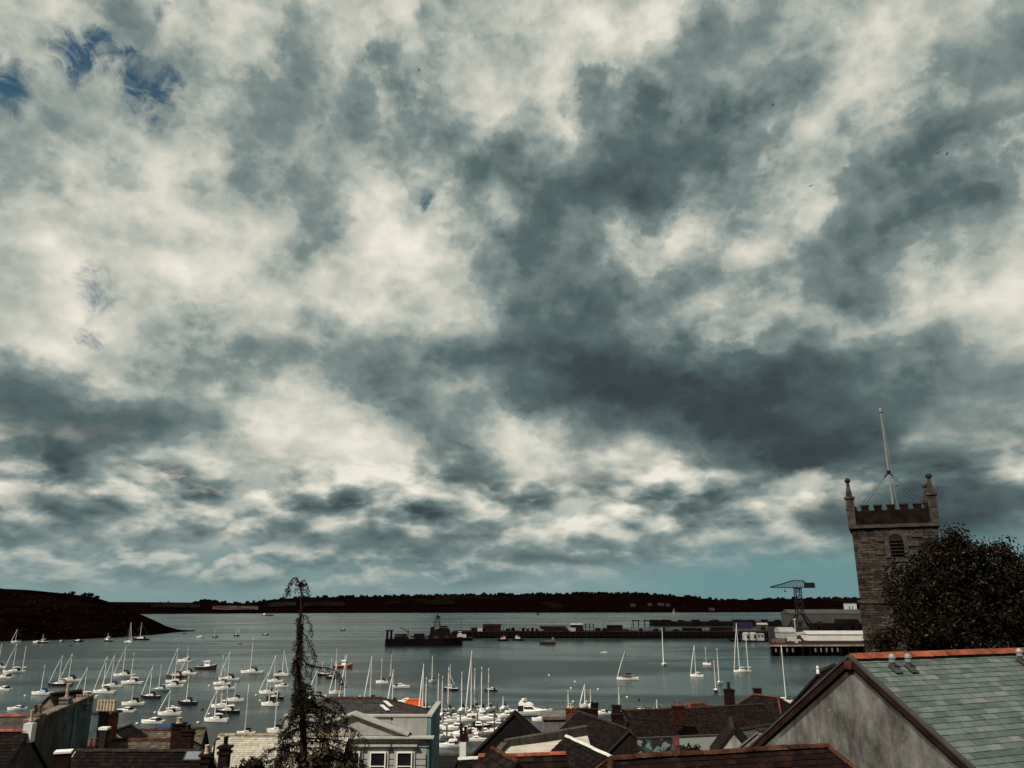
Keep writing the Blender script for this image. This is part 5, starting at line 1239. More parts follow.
# --- J, K and the roofs by the water
zJ = PY(712, 707.5, 104).z; A = lvl(708, 707.5, zJ); B = lvl(764, 704.5, zJ)
o = house('wharf_cottage', 'plain dark roof left of the hipped roof with red ridge', 'house', A, B, 3.6, 32, gz(0, 100), m_render_wht, m_slate_brown, m_ridge_grey, tile=(.32, .36), seed=19, verge=m_lead)
zz_ = PY(729.5, 690, 108).z; chimney(o, PY(729.5, 700, 108), 1.15, 1.0, zz_-4, zz_, m_brick, 1, m_brick, ph=.85, pr=.22)
zK = PY(752, 694, 116).z; A = lvl(753, 694.5, zK); B = lvl(778, 697.5, zK-.05)
o = house('hipped_house', 'hipped slate roof with red hip tiles near the waterside', 'house', A, B, 5.0, 34, gz(0, 118), m_render_dk, m_slate_dark, M('ridge_rust', (.13, .036, .02), .8, .3, 3, island=.4), hipA=4, hipB=3.6, tile=(.34, .4), seed=20, ridge_r=.11)
zz_ = PY(757.5, 689, 116).z; chimney(o, PY(757.5, 694, 116), .95, .8, zz_-2.5, zz_, m_brick, 0)
A = PY(690, 704, 112); B = lvl(704, 703.5, A.z)
o = house('red_hip_house', 'small rust coloured hipped roof peeping over the long roof', 'house', A, B, 3.4, 30, gz(0, 112), m_render_dk, roofmat('tile_rust', [(0, (.03, .01, .007)), (1, (.06, .02, .012))]), MATS['ridge_rust'], hipA=2.4, hipB=2.4, tile=(.3, .3), seed=22)
# --- L: grey roofs below them
zL = PY(750, 729, 62).z; A = lvl(738, 731, zL); B = lvl(792, 722, zL)
o = house('grey_roof_house', 'grey slate roof with low parapet beside the rendered gable', 'house', A, B, 3.2, 34, gz(0, 60), m_render_grey, roofmat('slate_grey', [(0, (.05, .047, .043)), (1, (.085, .08, .072))], lichen=(.10, .09, .075)), m_ridge_grey, tile=(.24, .3), seed=23, verge=m_lead)
A = PY(733, 730.5, 52); ax = hor(14)
o = house('pale_gable_house', 'little pale rendered gable under dark roof beside the mossy ridge', 'house', A, A+ax*5, 1.5, 50, gz(0, 52), M('render_pale', (.26, .25, .235), .9, .2, 1.5, streak=.4), m_slate_dark, m_ridge_grey, tile=(.22, .26), seed=24, verge=m_black, over=.06)
A = PY(756, 727, 56); B = lvl(771, 742, A.z-.3)
o = house('lean_to', 'pale grey small roof slope tucked against the rendered gable', 'outbuilding', PY(757, 732, 48), lvl(790, 729, PY(757, 732, 48).z), 1.9, 32, gz(0, 48), m_render_grey, roofmat('slate_pale_grey', [(0, (.10, .10, .095)), (1, (.17, .165, .15))]), m_ridge_grey, tile=(.24, .3), seed=25)
A = PY(818, 673, 60); ax = hor(30)
o = house('steep_house', 'steep lichened roof rising behind the rendered gable', 'house', A, A+ax*8, 5.4, 46, gz(0, 60), m_render_dk, m_slate_spot, m_ridge_grey, tile=(.28, .32), seed=26, verge=m_black)
k = MB(); k.lathe([(.12, -.1), (.12, .1), (.06, .2), (.12, .32), (.03, .45)], A+V(0, 0, .05), 8); k.build('finial', m_render_wht, o)

# --- left side -------------------------------------------------------
# C: pale slate roof
zC = PY(219, 735.5, 64).z; A = lvl(219, 735.5, zC); B = lvl(348, 736, zC)
o = house('pale_roof_house', 'house with bright pale slate roof left of the conifer', 'house', A, B, 3.9, 36, gz(0, 64), m_render_dk, m_roof_pale, M('ridge_pale', (.25, .19, .12), .85, .3, 3, island=.3), tile=(.2, .26), seed=31, verge=m_white)
zC2 = PY(206, 728.5, 88).z; B = lvl(206, 728.5, zC2); A = lvl(150, 730, zC2)
o = house('lichen_hip_house', 'yellowish lichened roof with dark hipped end by the twin chimneys', 'house', A, B, 4.2, 37, gz(0, 88), m_render_dk, m_tile_lichen, m_ridge_old, hipB=.0, tile=(.28, .32), seed=32, verge=m_black, gablem=m_black)
zC3 = PY(143, 731, 80).z; A = lvl(140, 730.5, zC3); B = lvl(172, 730.5, zC3)
o = house('old_tile_house', 'low hipped roof of old yellow brown tiles', 'house', A, B, 3.0, 33, gz(0, 80), m_render_dk, m_tile_lichen, m_ridge_old, hipA=2.6, hipB=2, tile=(.28, .32), seed=33)
zC4 = PY(112, 740.5, 60).z; A = lvl(107, 740.5, zC4); B = lvl(178, 740.5, zC4)
o = house('terrace_house', 'lichened brown roof just above the bottom dark roof', 'house', A, B, 2.6, 36, gz(0, 60), m_render_dk, m_tile_lichen, m_ridge_old, tile=(.22, .26), seed=34, verge=m_lead)
zz_ = PY(178, 724.5, 58).z
chimney(o, PY(178, 735, 58), .72, .62, zz_-2.8, zz_, m_brick, 1, m_pot, ph=.36, pr=.2); chimney(o, PY(188, 735, 57.5), .68, .6, zz_-2.8, PY(188, 731, 57.5).z, m_brick, 1, m_brick, ph=.3, pr=.16)
zQ = PY(77, 751, 40).z; A = lvl(76, 751.5, zQ); B = lvl(211, 752, zQ)
o = house('dark_terrace', 'long dark slate roof with white lichen blotches at the bottom left', 'house', A, B, 3.2, 38, gz(0, 40), m_render_dk, m_slate_spot, m_ridge_grey, tile=(.2, .25), seed=35, verge=m_render_wht, ridge_r=.09)
# skylight on it
tq = tan(R(38)); nn = V(0, -sin(R(38)), cos(R(38))); dn = V(0, -cos(R(38)), -sin(R(38)))
def on_slope(px, py, A_, nrm): d_ = ray(px, py); return V(0, 0, CAMZ)+d_*((A_-V(0, 0, CAMZ)).dot(nrm)/d_.dot(nrm))
q = [on_slope(px, py, A, nn)+nn*.12 for px, py in ((187, 753.5), (203, 753.5), (201, 763), (183, 763))]
k = MB(); k.prism(q, nn*.05); sk = k.build('skylight', m_lead, o); k = MB(); cc = sum(q, V(0, 0, 0))/4; k.prism([cc+(p-cc)*.82+nn*.052 for p in q], nn*.01); k.build('pane', M('skylight_glass', (.16, .18, .19), .15, .1, 1, spec=.6), sk)
zz_ = PY(224.5, 748, 38).z; chimney(o, PY(224.5, 756, 38), .42, .42, zz_-2.5, zz_, m_brick, 1, m_brick, ph=.36, pr=.12)
zz_ = PY(206, 756, 36).z; chimney(o, PY(206, 760, 36), .34, .34, zz_-2, zz_, m_brick, 1, m_pot, ph=.34, pr=.1)
# V: front chimney with a white slab
zz_ = PY(62.5, 752.5, 26).z; c = PY(62.5, 760, 26)
o = thing('chimney_stack', (c.x, c.y, gz(c.x, c.y)), 'dark square chimney topped by a pale slab at the bottom left', 'chimney')
k = MB(); k.box((c.x, c.y, (zz_+12)/2), (.42, .42, zz_-12), R(20)); k.build('stack', m_brick, o)
k = MB(); k.box((c.x, c.y, zz_+.03), (.48, .48, .05), R(20)); k.build('cap', m_white, o)
# pipe / swan neck lamp
p0 = PY(214, 768, 36); p0.z = gz(p0.x, p0.y); p1 = PY(214, 748, 36); p2 = PY(215, 742, 36); p3 = PY(218, 738.5, 36)
o = thing('street_lamp', p0, 'thin swan necked lamp beside the pale roof', 'street lamp')
k = MB(); k.tube([p0, p1, p2, p3], [.05, .04, .035, .03], 6); k.build('pole', m_steel, o); k = MB(); k.lathe([(.03, .05), (.1, 0), (.08, -.05)], p3, 8); k.build('lamp_head', m_lead, o)
# R: the big blank side wall, with roofs A1 and A2
x_w = lvl(33, 722, PY(33, 722, 50).z); zR = x_w.z; far = lvl(93, 703, zR)
A1 = PY(29, 731.5, 47.5); 
o = house('slate_end_house', 'dark slate roof with terracotta ridge at the bottom left corner', 'house', V(A1.x-14, A1.y-1.0, A1.z), A1, 4.6, 40, gz(0, 48), M('render_brown', (.075, .062, .054), .92, .3, .8, streak=.55), m_slate_dark, m_ridge_red, tile=(.22, .28), seed=41, verge=m_black, ridge_r=.10)
c = PY(29.5, 730, 47.6); zz_ = PY(29.5, 723, 47.6).z
chimney(o, c, .5, .45, zz_-1.0, zz_, m_render_wht, 1, m_pot, ph=.6, pr=.1, cap=False)
A2 = PY(33, 716.5, 55)
o = house('rear_slate_house', 'second slate roof with terracotta ridge behind the corner one', 'house', V(A2.x-14, A2.y-.5, A2.z), A2, 3.2, 36, gz(0, 55), m_render_dk, M('slate_flat_brown', (.055, .045, .038), .85, .35, 1.4), m_ridge_red, tile=(.22, .28), seed=42, ridge_r=.10, fine=False)
o = thing('blank_wall_building', (x_w.x-2, (x_w.y+far.y)/2, gz(0, 54)), 'tall blank rendered building side, brown then teal grey', 'building')
dR = (far-x_w); dR.z = 0; LR = dR.length; dR.normalize(); nR = V(-dR.y, dR.x, 0)
sp_ = x_w+dR*LR*.50
k = MB(); k.prism([V(x_w.x, x_w.y, 4), V(sp_.x, sp_.y, 4), sp_+V(0, 0, .25), x_w], nR*.5); k.build('brown_wall', MATS['render_brown'], o)
k = MB(); k.prism([V(sp_.x, sp_.y, 4)+dR*.01, V(far.x, far.y, 4), far+V(0, 0, .5), sp_+dR*.01+V(0, 0, .25)], nR*.49); k.build('teal_wall', m_render_teal, o)
k = MB(); k.prism([x_w-nR*.1+V(0, 0, .004), sp_-nR*.1+V(0, 0, .254), far-nR*.1+V(0, 0, .504), far-nR*.1+V(0, 0, .62), sp_-nR*.1+V(0, 0, .37), x_w-nR*.1+V(0, 0, .13)], nR*.7); k.build('coping', M('coping_pale', (.17, .13, .10), .9, .35, 2), o)
pp = x_w+dR*LR*.66-nR*.08; k = MB(); k.tube([V(pp.x, pp.y, 6), V(pp.x, pp.y, zR+.2)], .05, 6); k.build('drainpipe', M('pipe_grey', (.22, .23, .22), .6, .1, 2), o)
# pots and stacks on it
c = far-dR*1.2+nR*.3; zz_ = PY(87, 701.5, c.y).z
chimney(o, c, .9, .7, zR, zz_-.2, m_render_grey, 4, M('pot_pink', (.26, .17, .13), .85, .2, 3), rz=.15, ph=.55, pr=.11)
c = sp_+dR*.6+nR*.3; zz_ = PY(67, 699, c.y).z; chimney(o, c, .5, .5, zR, zz_, m_render_grey, 1, m_pot, ph=.8, pr=.11)
c = x_w+dR*1.0+nR*.3; zz_ = PY(43, 716, c.y).z; chimney(o, c, .7, .5, zR-.3, zz_, m_stone, 2, m_stone, ph=.55, pr=.13)
c = PY(104, 715, 60); zz_ = PY(106, 712.5, 60).z
o = thing('wide_chimney', (c.x, c.y, gz(0, 60)), 'wide stack with a row of cream pots and orange brick end', 'chimney')
k = MB(); k.box((c.x-.2, c.y, (zz_+8)/2+.0), (1.55, 1.0, zz_-8), R(-12)); k.build('stack', m_render_teal, o)
k = MB(); k.box((c.x+.66, c.y-.16, (zz_+8)/2-.05), (.30, 1.06, zz_-8-.1), R(-12)); k.build('brick_end', m_brick_or, o)
k = MB(); k.box((c.x, c.y, zz_+.05), (2.1, 1.2, .16), R(-12)); k.build('cap', m_lead, o)
for i in range(6): k = MB(); k.lathe([(.10, 0), (.10, .6), (.12, .62), (.12, .72), (.07, .72)], V(c.x-.56+i*.235+.08, c.y-.02*i, zz_+.13), 9); k.build('chimney_pot', M('pot_cream', (.46, .36, .24), .85, .2, 3), o)
o2 = thing('low_chimney', PY(103.5, 738, 52), 'short dark chimney with white cap by the terrace', 'chimney'); c = o2.location.copy(); o2.location.z = gz(0, 52)
k = MB(); k.box((c.x, c.y, c.z-1), (.42, .4, 3.0)); k.build('stack', m_render_dk, o2); k = MB(); k.box((c.x, c.y, c.z+.56), (.55, .5, .14)); k.build('cap', m_white, o2)
c = PY(92.5, 744, 46); o2 = thing('red_pots', V(c.x, c.y, gz(0, 46)), 'small stack with two dark red pots before the blank teal wall', 'chimney')
k = MB(); k.box((c.x, c.y, c.z-1.6), (.5, .4, 3)); k.build('stack', m_brick, o2)
for q in (-.12, .12): k = MB(); k.lathe([(.1, -.1), (.09, .28), (.11, .3), (.06, .32)], c+V(q, 0, 0), 8); k.build('chimney_pot', m_pot_red, o2)
# B: stone gable
A = PY(50, 695, 64); ax = hor(24)
o = house('stone_gable_house', 'stone gable end with dark slate roof on the left', 'house', A, A+ax*2.7, 2.75, 40, gz(0, 64), m_stone, m_slate_dark, m_ridge_grey, tile=(.24, .3), seed=44, verge=m_black, over=.08)
# small lean roofs right of the wide chimney
A = PY(112, 731, 66); B = lvl(131, 724.5, A.z)
o = house('skew_roof_house', 'small skew dark roof right of the wide chimney', 'outbuilding', A, B, 1.5, 30, gz(0, 66), m_render_dk, m_slate_dark, m_render_grey, tile=(.24, .3), seed=45, verge=m_render_grey)
# blue tarp covered boat on the quay behind the twin chimneys
c = PY(167, 728, 112); o = thing('covered_boat', V(c.x, c.y, c.z-.9), 'boat laid up under a bright blue cover behind the twin chimneys', 'boat')
k = MB(); k.loft([[c+V(x, -w_, -.5), c+V(x, -w_*.7, h*.7), c+V(x, 0, h), c+V(x, w_*.7, h*.7), c+V(x, w_, -.5)] for x, w_, h in ((-1.6, .5, .1), (-.8, .75, .4), (.6, .8, .42), (1.6, .6, .2))]); k.build('cover', M('tarp_blue', (.012, .055, .17), .7, .2, 2), o)
k = MB(); k.loft([[c+V(x, -w_, -.5), c+V(x, -w_*.4, -1.1), c+V(x, w_*.4, -1.1), c+V(x, w_, -.5)] for x, w_ in ((-1.65, .45), (-.8, .72), (.6, .77), (1.6, .55))]); k.build('hull', hullm('w'), o)
k = MB(); k.box(c+V(0, .5, -4.2), (5, 4, 6)); tag(k.build('boat_shed', m_render_dk), 'dark flat roofed store under the blue covered boat', 'shed')

# --- E: classical hall -----------------------------------------------
Yh = 70.0; zcor = PY(388, 739, Yh).z; xr = PY(427.5, 740, Yh).x; xc = PY(352, 736, Yh).x; xl = 2*xc-xr; gh = gz(0, Yh)
m_hall = M('hall_render', (.31, .303, .27), .85, .12, .9, streak=.22); m_hallt = M('hall_trim', (.37, .36, .32), .8, .1, 1.5, streak=.2)
m_hall_side = M('hall_side_teal', (.13, .21, .21), .8, .22, .5, streak=.35)
o = thing('classical_hall', V(xc, Yh+4, gh), 'classical white fronted hall with pediment and teal side wall', 'building')
k = MB(); k.box(((xl+xr)/2, Yh+5, (gh+zcor)/2), (xr-xl-.1, 10, zcor-gh)); k.build('wall', m_hall, o)
zpar = PY(427.5, 719, Yh).z
k = MB(); k.box((xr-.02, Yh+5.6, (gh+zpar)/2), (.3, 8.7, zpar-gh)); k.box((xr-.02, Yh+1.0, (gh+zcor)/2), (.3, 1.9, zcor-gh-.02)); k.build('side_wall', m_hall_side, o)
k = MB(); k.box((xr-.02, Yh+5.6, zpar+.09), (.5, 8.9, .16)); k.build('side_coping', m_hallt, o)
k = MB(); k.box((xr+.17, Yh+4.8, (gh+zpar)/2), (.1, .12, zpar-gh)); k.build('drainpipe', M('pipe_pale', (.35, .42, .42), .6, .1, 2), o)
k = MB(); zp0 = zcor+.45
k.box(((xc+3.0+xr)/2, Yh+1.5, (zcor+zpar)/2), (xr-xc-3.0-.4, .45, zpar-zcor)); k.box(((xl+xc-3.0)/2, Yh+1.5, (zcor+zpar)/2), (xc-3.0-xl-.4, .45, zpar-zcor)); k.box((xc, Yh+1.55, (zcor+zpar)/2), (6.0, .35, zpar-zcor-.1)); k.build('parapet', m_hall, o)
k = MB(); k.box(((xl+xr)/2, Yh+1.5, zpar+.08), (xr-xl-.3, .6, .15)); k.build('parapet_coping', m_hallt, o)
k = MB()
for z_, pr_, h_ in ((zcor+.02, .35, .10), (zcor+.15, .55, .12), (zcor-.52, .1, .14)): k.box(((xl+xr)/2, Yh-pr_/2+.2, z_), (xr-xl+2*pr_, pr_+.4, h_))
k.build('cornice', m_hallt, o)
ph = PY(352, 715.5, Yh).z-zcor-.25; pw = (xr-xl)/2*.66
k = MB(); k.prism([V(xc-pw, Yh+.12, zcor+.25), V(xc+pw, Yh+.12, zcor+.25), V(xc, Yh+.12, zcor+.25+ph)], (0, 1.2, 0)); k.build('pediment', m_hall, o)
for s_ in (-1, 1):
    k = MB(); a_ = V(xc+s_*(pw+.55), Yh-.3, zcor+.26); b2 = V(xc, Yh-.3, zcor+.33+ph)
    k.prism([a_, b2, b2+V(0, 0, .15), a_+V(0, 0, .14)], (0, 1.6, 0)); k.build('raking_cornice', m_hallt, o)
    k = MB(); a_ = V(xc+s_*(pw+.2), Yh-.08, zcor+.25); b2 = V(xc, Yh-.08, zcor+.12+ph); k.prism([a_, b2, b2+V(0, 0, .18), a_+V(0, 0, .10)], (0, .25, 0)); k.build('raking_moulding', m_hallt, o)
# rusticated courses, quoins, windows
k = MB(); zc_ = gh+.6
while zc_ < zcor-.9: k.box(((xl+xr)/2, Yh-.02, zc_), (xr-xl-.2, .14, .38)); zc_ += .47
k.build('rustication', m_hall, o)
for px in (378, 404.5, 352, 326, 299.5):
    c = PY(px, 761.5, Yh-.1); w_ = 1.12; h = 2.0; c.z = PY(378, 752.5, Yh).z-h/2; c.y = Yh-.13
    k = MB(); k.box(c+V(0, .03, .05), (w_+.62, .16, h+.7)); k.build('window_surround', m_hallt, o)
    window(o, c+V(0, -.10, 0), w_, h, (0, -1, 0), m_white)
    k = MB(); k.box(c+V(0, -.12, h/2+.58), (w_+.95, .42, .13)); k.box(c+V(0, -.08, h/2+.44), (w_+.75, .30, .1)); k.build('window_hood', m_hallt, o)
# slate hip roof behind
zr = PY(382, 698.5, Yh+4.6).z; B = PY(382, 698.5, Yh+4.6); A = V(xl+3.2, Yh+4.6, zr); B = V(B.x, Yh+4.6, zr)
rh = zr-(zpar-.25)
k = MB(); t2 = MB(); e = 4.6; ez = zpar-.3
f0, f1, b0, b1 = V(xl+.3, Yh+1.9, ez), V(xr-.6, Yh+1.9, ez), V(xl+.3, Yh+7.4, ez), V(xr-.6, Yh+7.4, ez)
for q in ([A, B, f1, f0], [B, A, b0, b1], [B-V(0, .001, 0), B+V(0, .001, 0), b1, f1], [A+V(0, .001, 0), A-V(0, .001, 0), f0, b0]): slab(k, q); roof_plane(t2, q, .26, .32, rnd)
k.add(t2.v, t2.f); rf = k.build('roof', roofmat('hall_slate', [(0, (.03, .03, .031)), (1, (.055, .053, .052))], lichen=(.07, .06, .05)), o)
k = MB(); ridge_row(k, A+V(0, 0, .1), B+V(0, 0, .1)); 
for p_, q_ in ((B, f1), (B, b1), (A, f0), (A, b0)): ridge_row(k, p_+V(0, 0, .08), q_+V(0, 0, .08), .1)
k.build('ridge_tiles', m_ridge_old, o)
nf = (f1-f0).cross(A-f0).normalized(); nf = nf if nf.z > 0 else -nf
ne = (b1-f1).cross(B-f1).normalized(); ne = ne if ne.z > 0 else -ne
for (xa, ya), (xb, yb) in (((385, 702.5), (391.5, 708)), ((381.5, 706.5), (388, 712))):
    p_, q_ = on_slope(xa, ya, B, nf)+nf*.12, on_slope(xb, yb, B, nf)+nf*.12
    k = MB(); s_ = V(.16, .05, 0); k.prism([p_-s_, p_+s_, q_+s_, q_-s_], nf*.06); k.build('skylight', M('skylight_pale', (.55, .55, .52), .3, .05, 1), o)
# small chimney and white post right of the hall
c = PY(463, 744, 66); zz_ = PY(463, 741, 66).z
o = thing('white_chimney', V(c.x, c.y, gz(0, 66)), 'white rendered chimney with dark brick top right of the hall', 'chimney')
k = MB(); k.box((c.x, c.y, zz_/2+3.0), (.5, .5, zz_-6)); k.build('stack', m_render_wht, o)
k = MB(); k.box((c.x+.05, c.y, zz_+.28), (.62, .6, .5)); k.build('brick_top', m_brick, o)
for q in (-.15, .18): k = MB(); k.lathe([(.13, 0), (.11, .5), (.13, .52), (.07, .52)], V(c.x+q, c.y, zz_+.53), 8); k.build('chimney_pot', m_brick, o)
A = PY(458, 760, 58); B = lvl(481, 758.5, A.z); o = house('cement_ridge_house', 'low roof with pale cement ridge at the bottom, right of the hall', 'house', A, B, 2.2, 34, gz(0, 58), m_render_dk, m_slate_dark, m_render_wht, tile=(.24, .3), seed=47)
# ------------------------------------------------------------------ church tower, flagpole, trees
Yt = 50.0; zT = PY(895, 524, Yt).z
Lc = PY(853.5, 545, Yt); 
az_t = 205.0; nf_ = hor(az_t); uf = V(-nf_.y, nf_.x, 0)       # nf_: the face towards us
if uf.x < 0: uf = -uf
# width from the two image edges
dl = ray(855, 545); P0 = V(Lc.x, Lc.y, 0)
dr = ray(940, 545); d0 = V(dr.x, dr.y, 0); den = d0.x*uf.y-d0.y*uf.x; t_r = (P0.x*uf.y-P0.y*uf.x)/den; P1 = d0*t_r
wT = (P1-P0).length; cF = (P0+P1)/2; cT = cF-nf_*wT/2; rzT = atan2(uf.y, uf.x); gT = gz(0, 40)-2
m_tower = None
def tower_mat():
    m, t, b = mk('church_stone'); co = t.node('ShaderNodeTexCoord').outputs['Object']
    rot = t.node('ShaderNodeVectorRotate', rotation_type='Z_AXIS'); t.put(rot.inputs['Vector'], co); rot.inputs['Angle'].default_value = -rzT
    wv_ = t.vec('SCALE', t.vec('SUBTRACT', t.noise(co, .9, 4).outputs['Color'], (.5, .5, .5)), scale=.22)
    wv2 = t.vec('SCALE', t.vec('SUBTRACT', t.noise(co, 4.5, 3).outputs['Color'], (.5, .5, .5)), scale=.10); p = t.vec('ADD', t.vec('ADD', rot.outputs[0], wv_), wv2); s_ = t.node('ShaderNodeSeparateXYZ'); t.put(s_.inputs[0], p)
    cb_ = t.node('ShaderNodeCombineXYZ'); t.put(cb_.inputs[0], t.math('ADD', s_.outputs[0], s_.outputs[1])); t.put(cb_.inputs[1], s_.outputs[2])
    br = t.node('ShaderNodeTexBrick', offset=.45, squash=.7, squash_frequency=3); t.put(br.inputs['Vector'], cb_.outputs[0])
    br.inputs['Scale'].default_value = 1; br.inputs['Brick Width'].default_value = .55; br.inputs['Row Height'].default_value = .15; br.inputs['Mortar Size'].default_value = .02; br.inputs['Mortar Smooth'].default_value = .4
    br.inputs['Color1'].default_value = (.018, .014, .011, 1); br.inputs['Color2'].default_value = (.070, .058, .048, 1); br.inputs['Mortar'].default_value = (.016, .011, .009, 1)
    n = t.noise(co, 1.1, 7, .65).outputs[0]
    c = t.mix(1.0, br.outputs[0], t.ramp(n, [(.3, (.42, .39, .37)), (.7, (1.6, 1.55, 1.5))]), 'MULTIPLY')
    k = t.maprange(t.noise(co, 2.6, 6, .65).outputs[0], .60, .72); c = t.mix(t.math('MULTIPLY', k, .55), c, (.13, .115, .093, 1))
    t.put(b.inputs['Base Color'], c); b.inputs['Roughness'].default_value = .95; b.inputs['Specular IOR Level'].default_value = .1
    bp = t.node('ShaderNodeBump'); bp.inputs['Strength'].default_value = .7; bp.inputs['Distance'].default_value = .04; t.put(bp.inputs['Height'], br.outputs['Fac']); bp.invert = True; t.put(b.inputs['Normal'], bp.outputs[0])
    return m
m_tower = tower_mat(); m_dress = M('dressed_granite', (.046, .040, .034), .9, .3, 2.5, bump=.3); m_par = M('parapet_stone', (.0105, .0062, .005), .95, .45, 1.8, bump=.4)
o = thing('church_tower', V(cT.x, cT.y, gT), 'square stone church tower with battlements and pinnacles', 'tower')
zstr = PY(849.5, 528.5, Lc.y).z; zbat = zstr+1.55; z2 = PY(858, 603, Yt).z
k = MB(); k.box((cT.x, cT.y, (gT+z2)/2), (wT+.10, wT+.10, z2-gT), rzT); k.box((cT.x, cT.y, (z2+zstr)/2), (wT, wT, zstr-z2), rzT); k.build('wall', m_tower, o)
k = MB(); k.box((cT.x, cT.y, zstr+.08), (wT+.34, wT+.34, .2), rzT); k.box((cT.x, cT.y, z2+.08), (wT+.28, wT+.28, .18), rzT); k.build('string_course', m_dress, o)
Rz = Matrix.Rotation(rzT, 3, 'Z')
def tl(x, y, z): p = Rz @ V(x, y, 0); return V(cT.x+p.x, cT.y+p.y, z)
h2 = wT/2
k = MB(); th = .4
for s_ in (-1, 1):
    k.box(tl(0, s_*(h2-th/2+.04), zstr+.18+.45), (wT+.08, th, .9), rzT); k.box(tl(s_*(h2-th/2+.04), 0, zstr+.18+.45), (th, wT-2*th+.06, .9), rzT)
    for i in range(5):
        x = -h2+.55+(wT-1.1)*(i+.5)/5
        k.box(tl(x, s_*(h2-th/2+.04), zstr+.18+.9+.13), ((wT-1.1)/10*1.2, th-.02, .28), rzT); k.box(tl(s_*(h2-th/2+.04), x, zstr+.18+.9+.13), (th-.02, (wT-1.1)/10*1.2, .28), rzT)
k.build('parapet', m_par, o)
k = MB()
for s_ in (-1, 1):
    for i in range(5):
        x = -h2+.55+(wT-1.1)*(i+.5)/5
        k.box(tl(x, s_*(h2-th/2+.04), zstr+.18+1.21), ((wT-1.1)/10*1.36, th+.08, .09), rzT); k.box(tl(s_*(h2-th/2+.04), x, zstr+.18+1.21), (th+.08, (wT-1.1)/10*1.36, .09), rzT)
k.build('merlon_cap', M('cap_stone', (.030, .022, .018), .95, .4, 2.5), o)
k = MB(); k.box(tl(0, 0, zstr+.3), (wT-.6, wT-.6, .1), rzT); k.build('roof', m_lead, o)
BL = [(sx, sy) for sx in (-1, 1) for sy in (-1, 1)]
for sx in (-1, 1):
    for sy in (-1, 1):
        if (tl(sx, sy, 0)-cT).dot(nf_) < 0 and (tl(sx, sy, 0)-cT).dot(uf) < 0: continue
        c = tl(sx*(h2-.08), sy*(h2-.08), zstr+.2); k = MB()
        k.box(c+V(0, 0, .85), (.48, .48, 1.7), rzT); k.box(c+V(0, 0, 1.74), (.64, .64, .14), rzT); k.box(c+V(0, 0, 1.0), (.54, .54, .1), rzT); k.taper(c+V(0, 0, 1.8), (.40, .40), (.16, .16), .95, rzT)
        k.lathe([(.08, 2.7), (.17, 2.78), (.2, 2.88), (.15, 3.0), (.05, 3.05)], c, 8); k.build('pinnacle', M('pinnacle_stone', (.048, .040, .033), .95, .5, 2.5, bump=.3), o)
# belfry opening with louvres
yf = -h2
if (tl(0, yf, 0)-cT).dot(nf_) < 0: yf = h2
sg = 1 if yf > 0 else -1
xo = .25
def uz(px, py):  # pixel on the near face -> local x, z
    d_ = ray(px, py); n3 = nf_; t0 = (V(cF.x, cF.y, 0)-V(0, 0, CAMZ)).dot(n3)/d_.dot(n3); p = V(0, 0, CAMZ)+d_*t0
    l = Rz.transposed() @ V(p.x-cT.x, p.y-cT.y, 0); return l.x, p.z
xb, zb0 = uz(898, 556); _, zb1 = uz(897, 534); wo = .78
arch = lambda r_, x_, z_, n=10: [(x_+r_*cos(pi*i/n), z_+r_*sin(pi*i/n)) for i in range(n+1)]
pts2 = [(xb+wo/2, zb0)]+arch(wo/2, xb, zb1-wo/2)+[(xb-wo/2, zb0)]
k = MB(); k.prism([tl(x, yf+sg*.03, z) for x, z in pts2], tl(0, sg*.02, 0)-tl(0, 0, 0)); op = k.build('belfry_opening', m_black, o)
k = MB()
for i in range(5):
    z = zb0+.12+i*(zb1-zb0-.3)/5; c = tl(xb, yf+sg*.12, z); k.box(c, (wo-.06, .16, .05), 0, Matrix.Rotation(rzT, 3, 'Z') @ Matrix.Rotation(R(35)*-sg, 3, 'X'))
k.build('louvre', M('louvre_slate', (.014, .011, .010), .8, .3, 3), op)
k = MB(); po = [(xb+wo/2+.26, zb0-.1)]+arch(wo/2+.26, xb, zb1-wo/2)+[(xb-wo/2-.26, zb0-.1)]
n = len(po); a_ = [tl(x, yf+sg*.09, z) for x, z in po]; b2 = [tl(x, yf+sg*.09, z) for x, z in [(xb+wo/2+.005, zb0-.1)]+arch(wo/2+.005, xb, zb1-wo/2)+[(xb-wo/2-.005, zb0-.1)]]
a0 = [p-nf_*.12 for p in a_]; b0_ = [p-nf_*.12 for p in b2]
k.loft([[a_[i], b2[i], b0_[i], a0[i]] for i in range(n)], closed=True); k.build('arch_surround', m_dress, o)
k = MB()
for (dx, dz, w_, h) in ((-1.0, .3, .5, .3), (.95, .45, .6, .32), (-.95, -.05, .42, .3), (1.0, -.1, .7, .34), (.1, -.5, .9, .3), (1.15, .9, .6, .14), (-.9, .75, .5, .25)):
    k.box(tl(xb+dx, yf+sg*.02, zb0+dz+.3), (w_, .1, h), rzT)
k.build('quoin', m_dress, o)
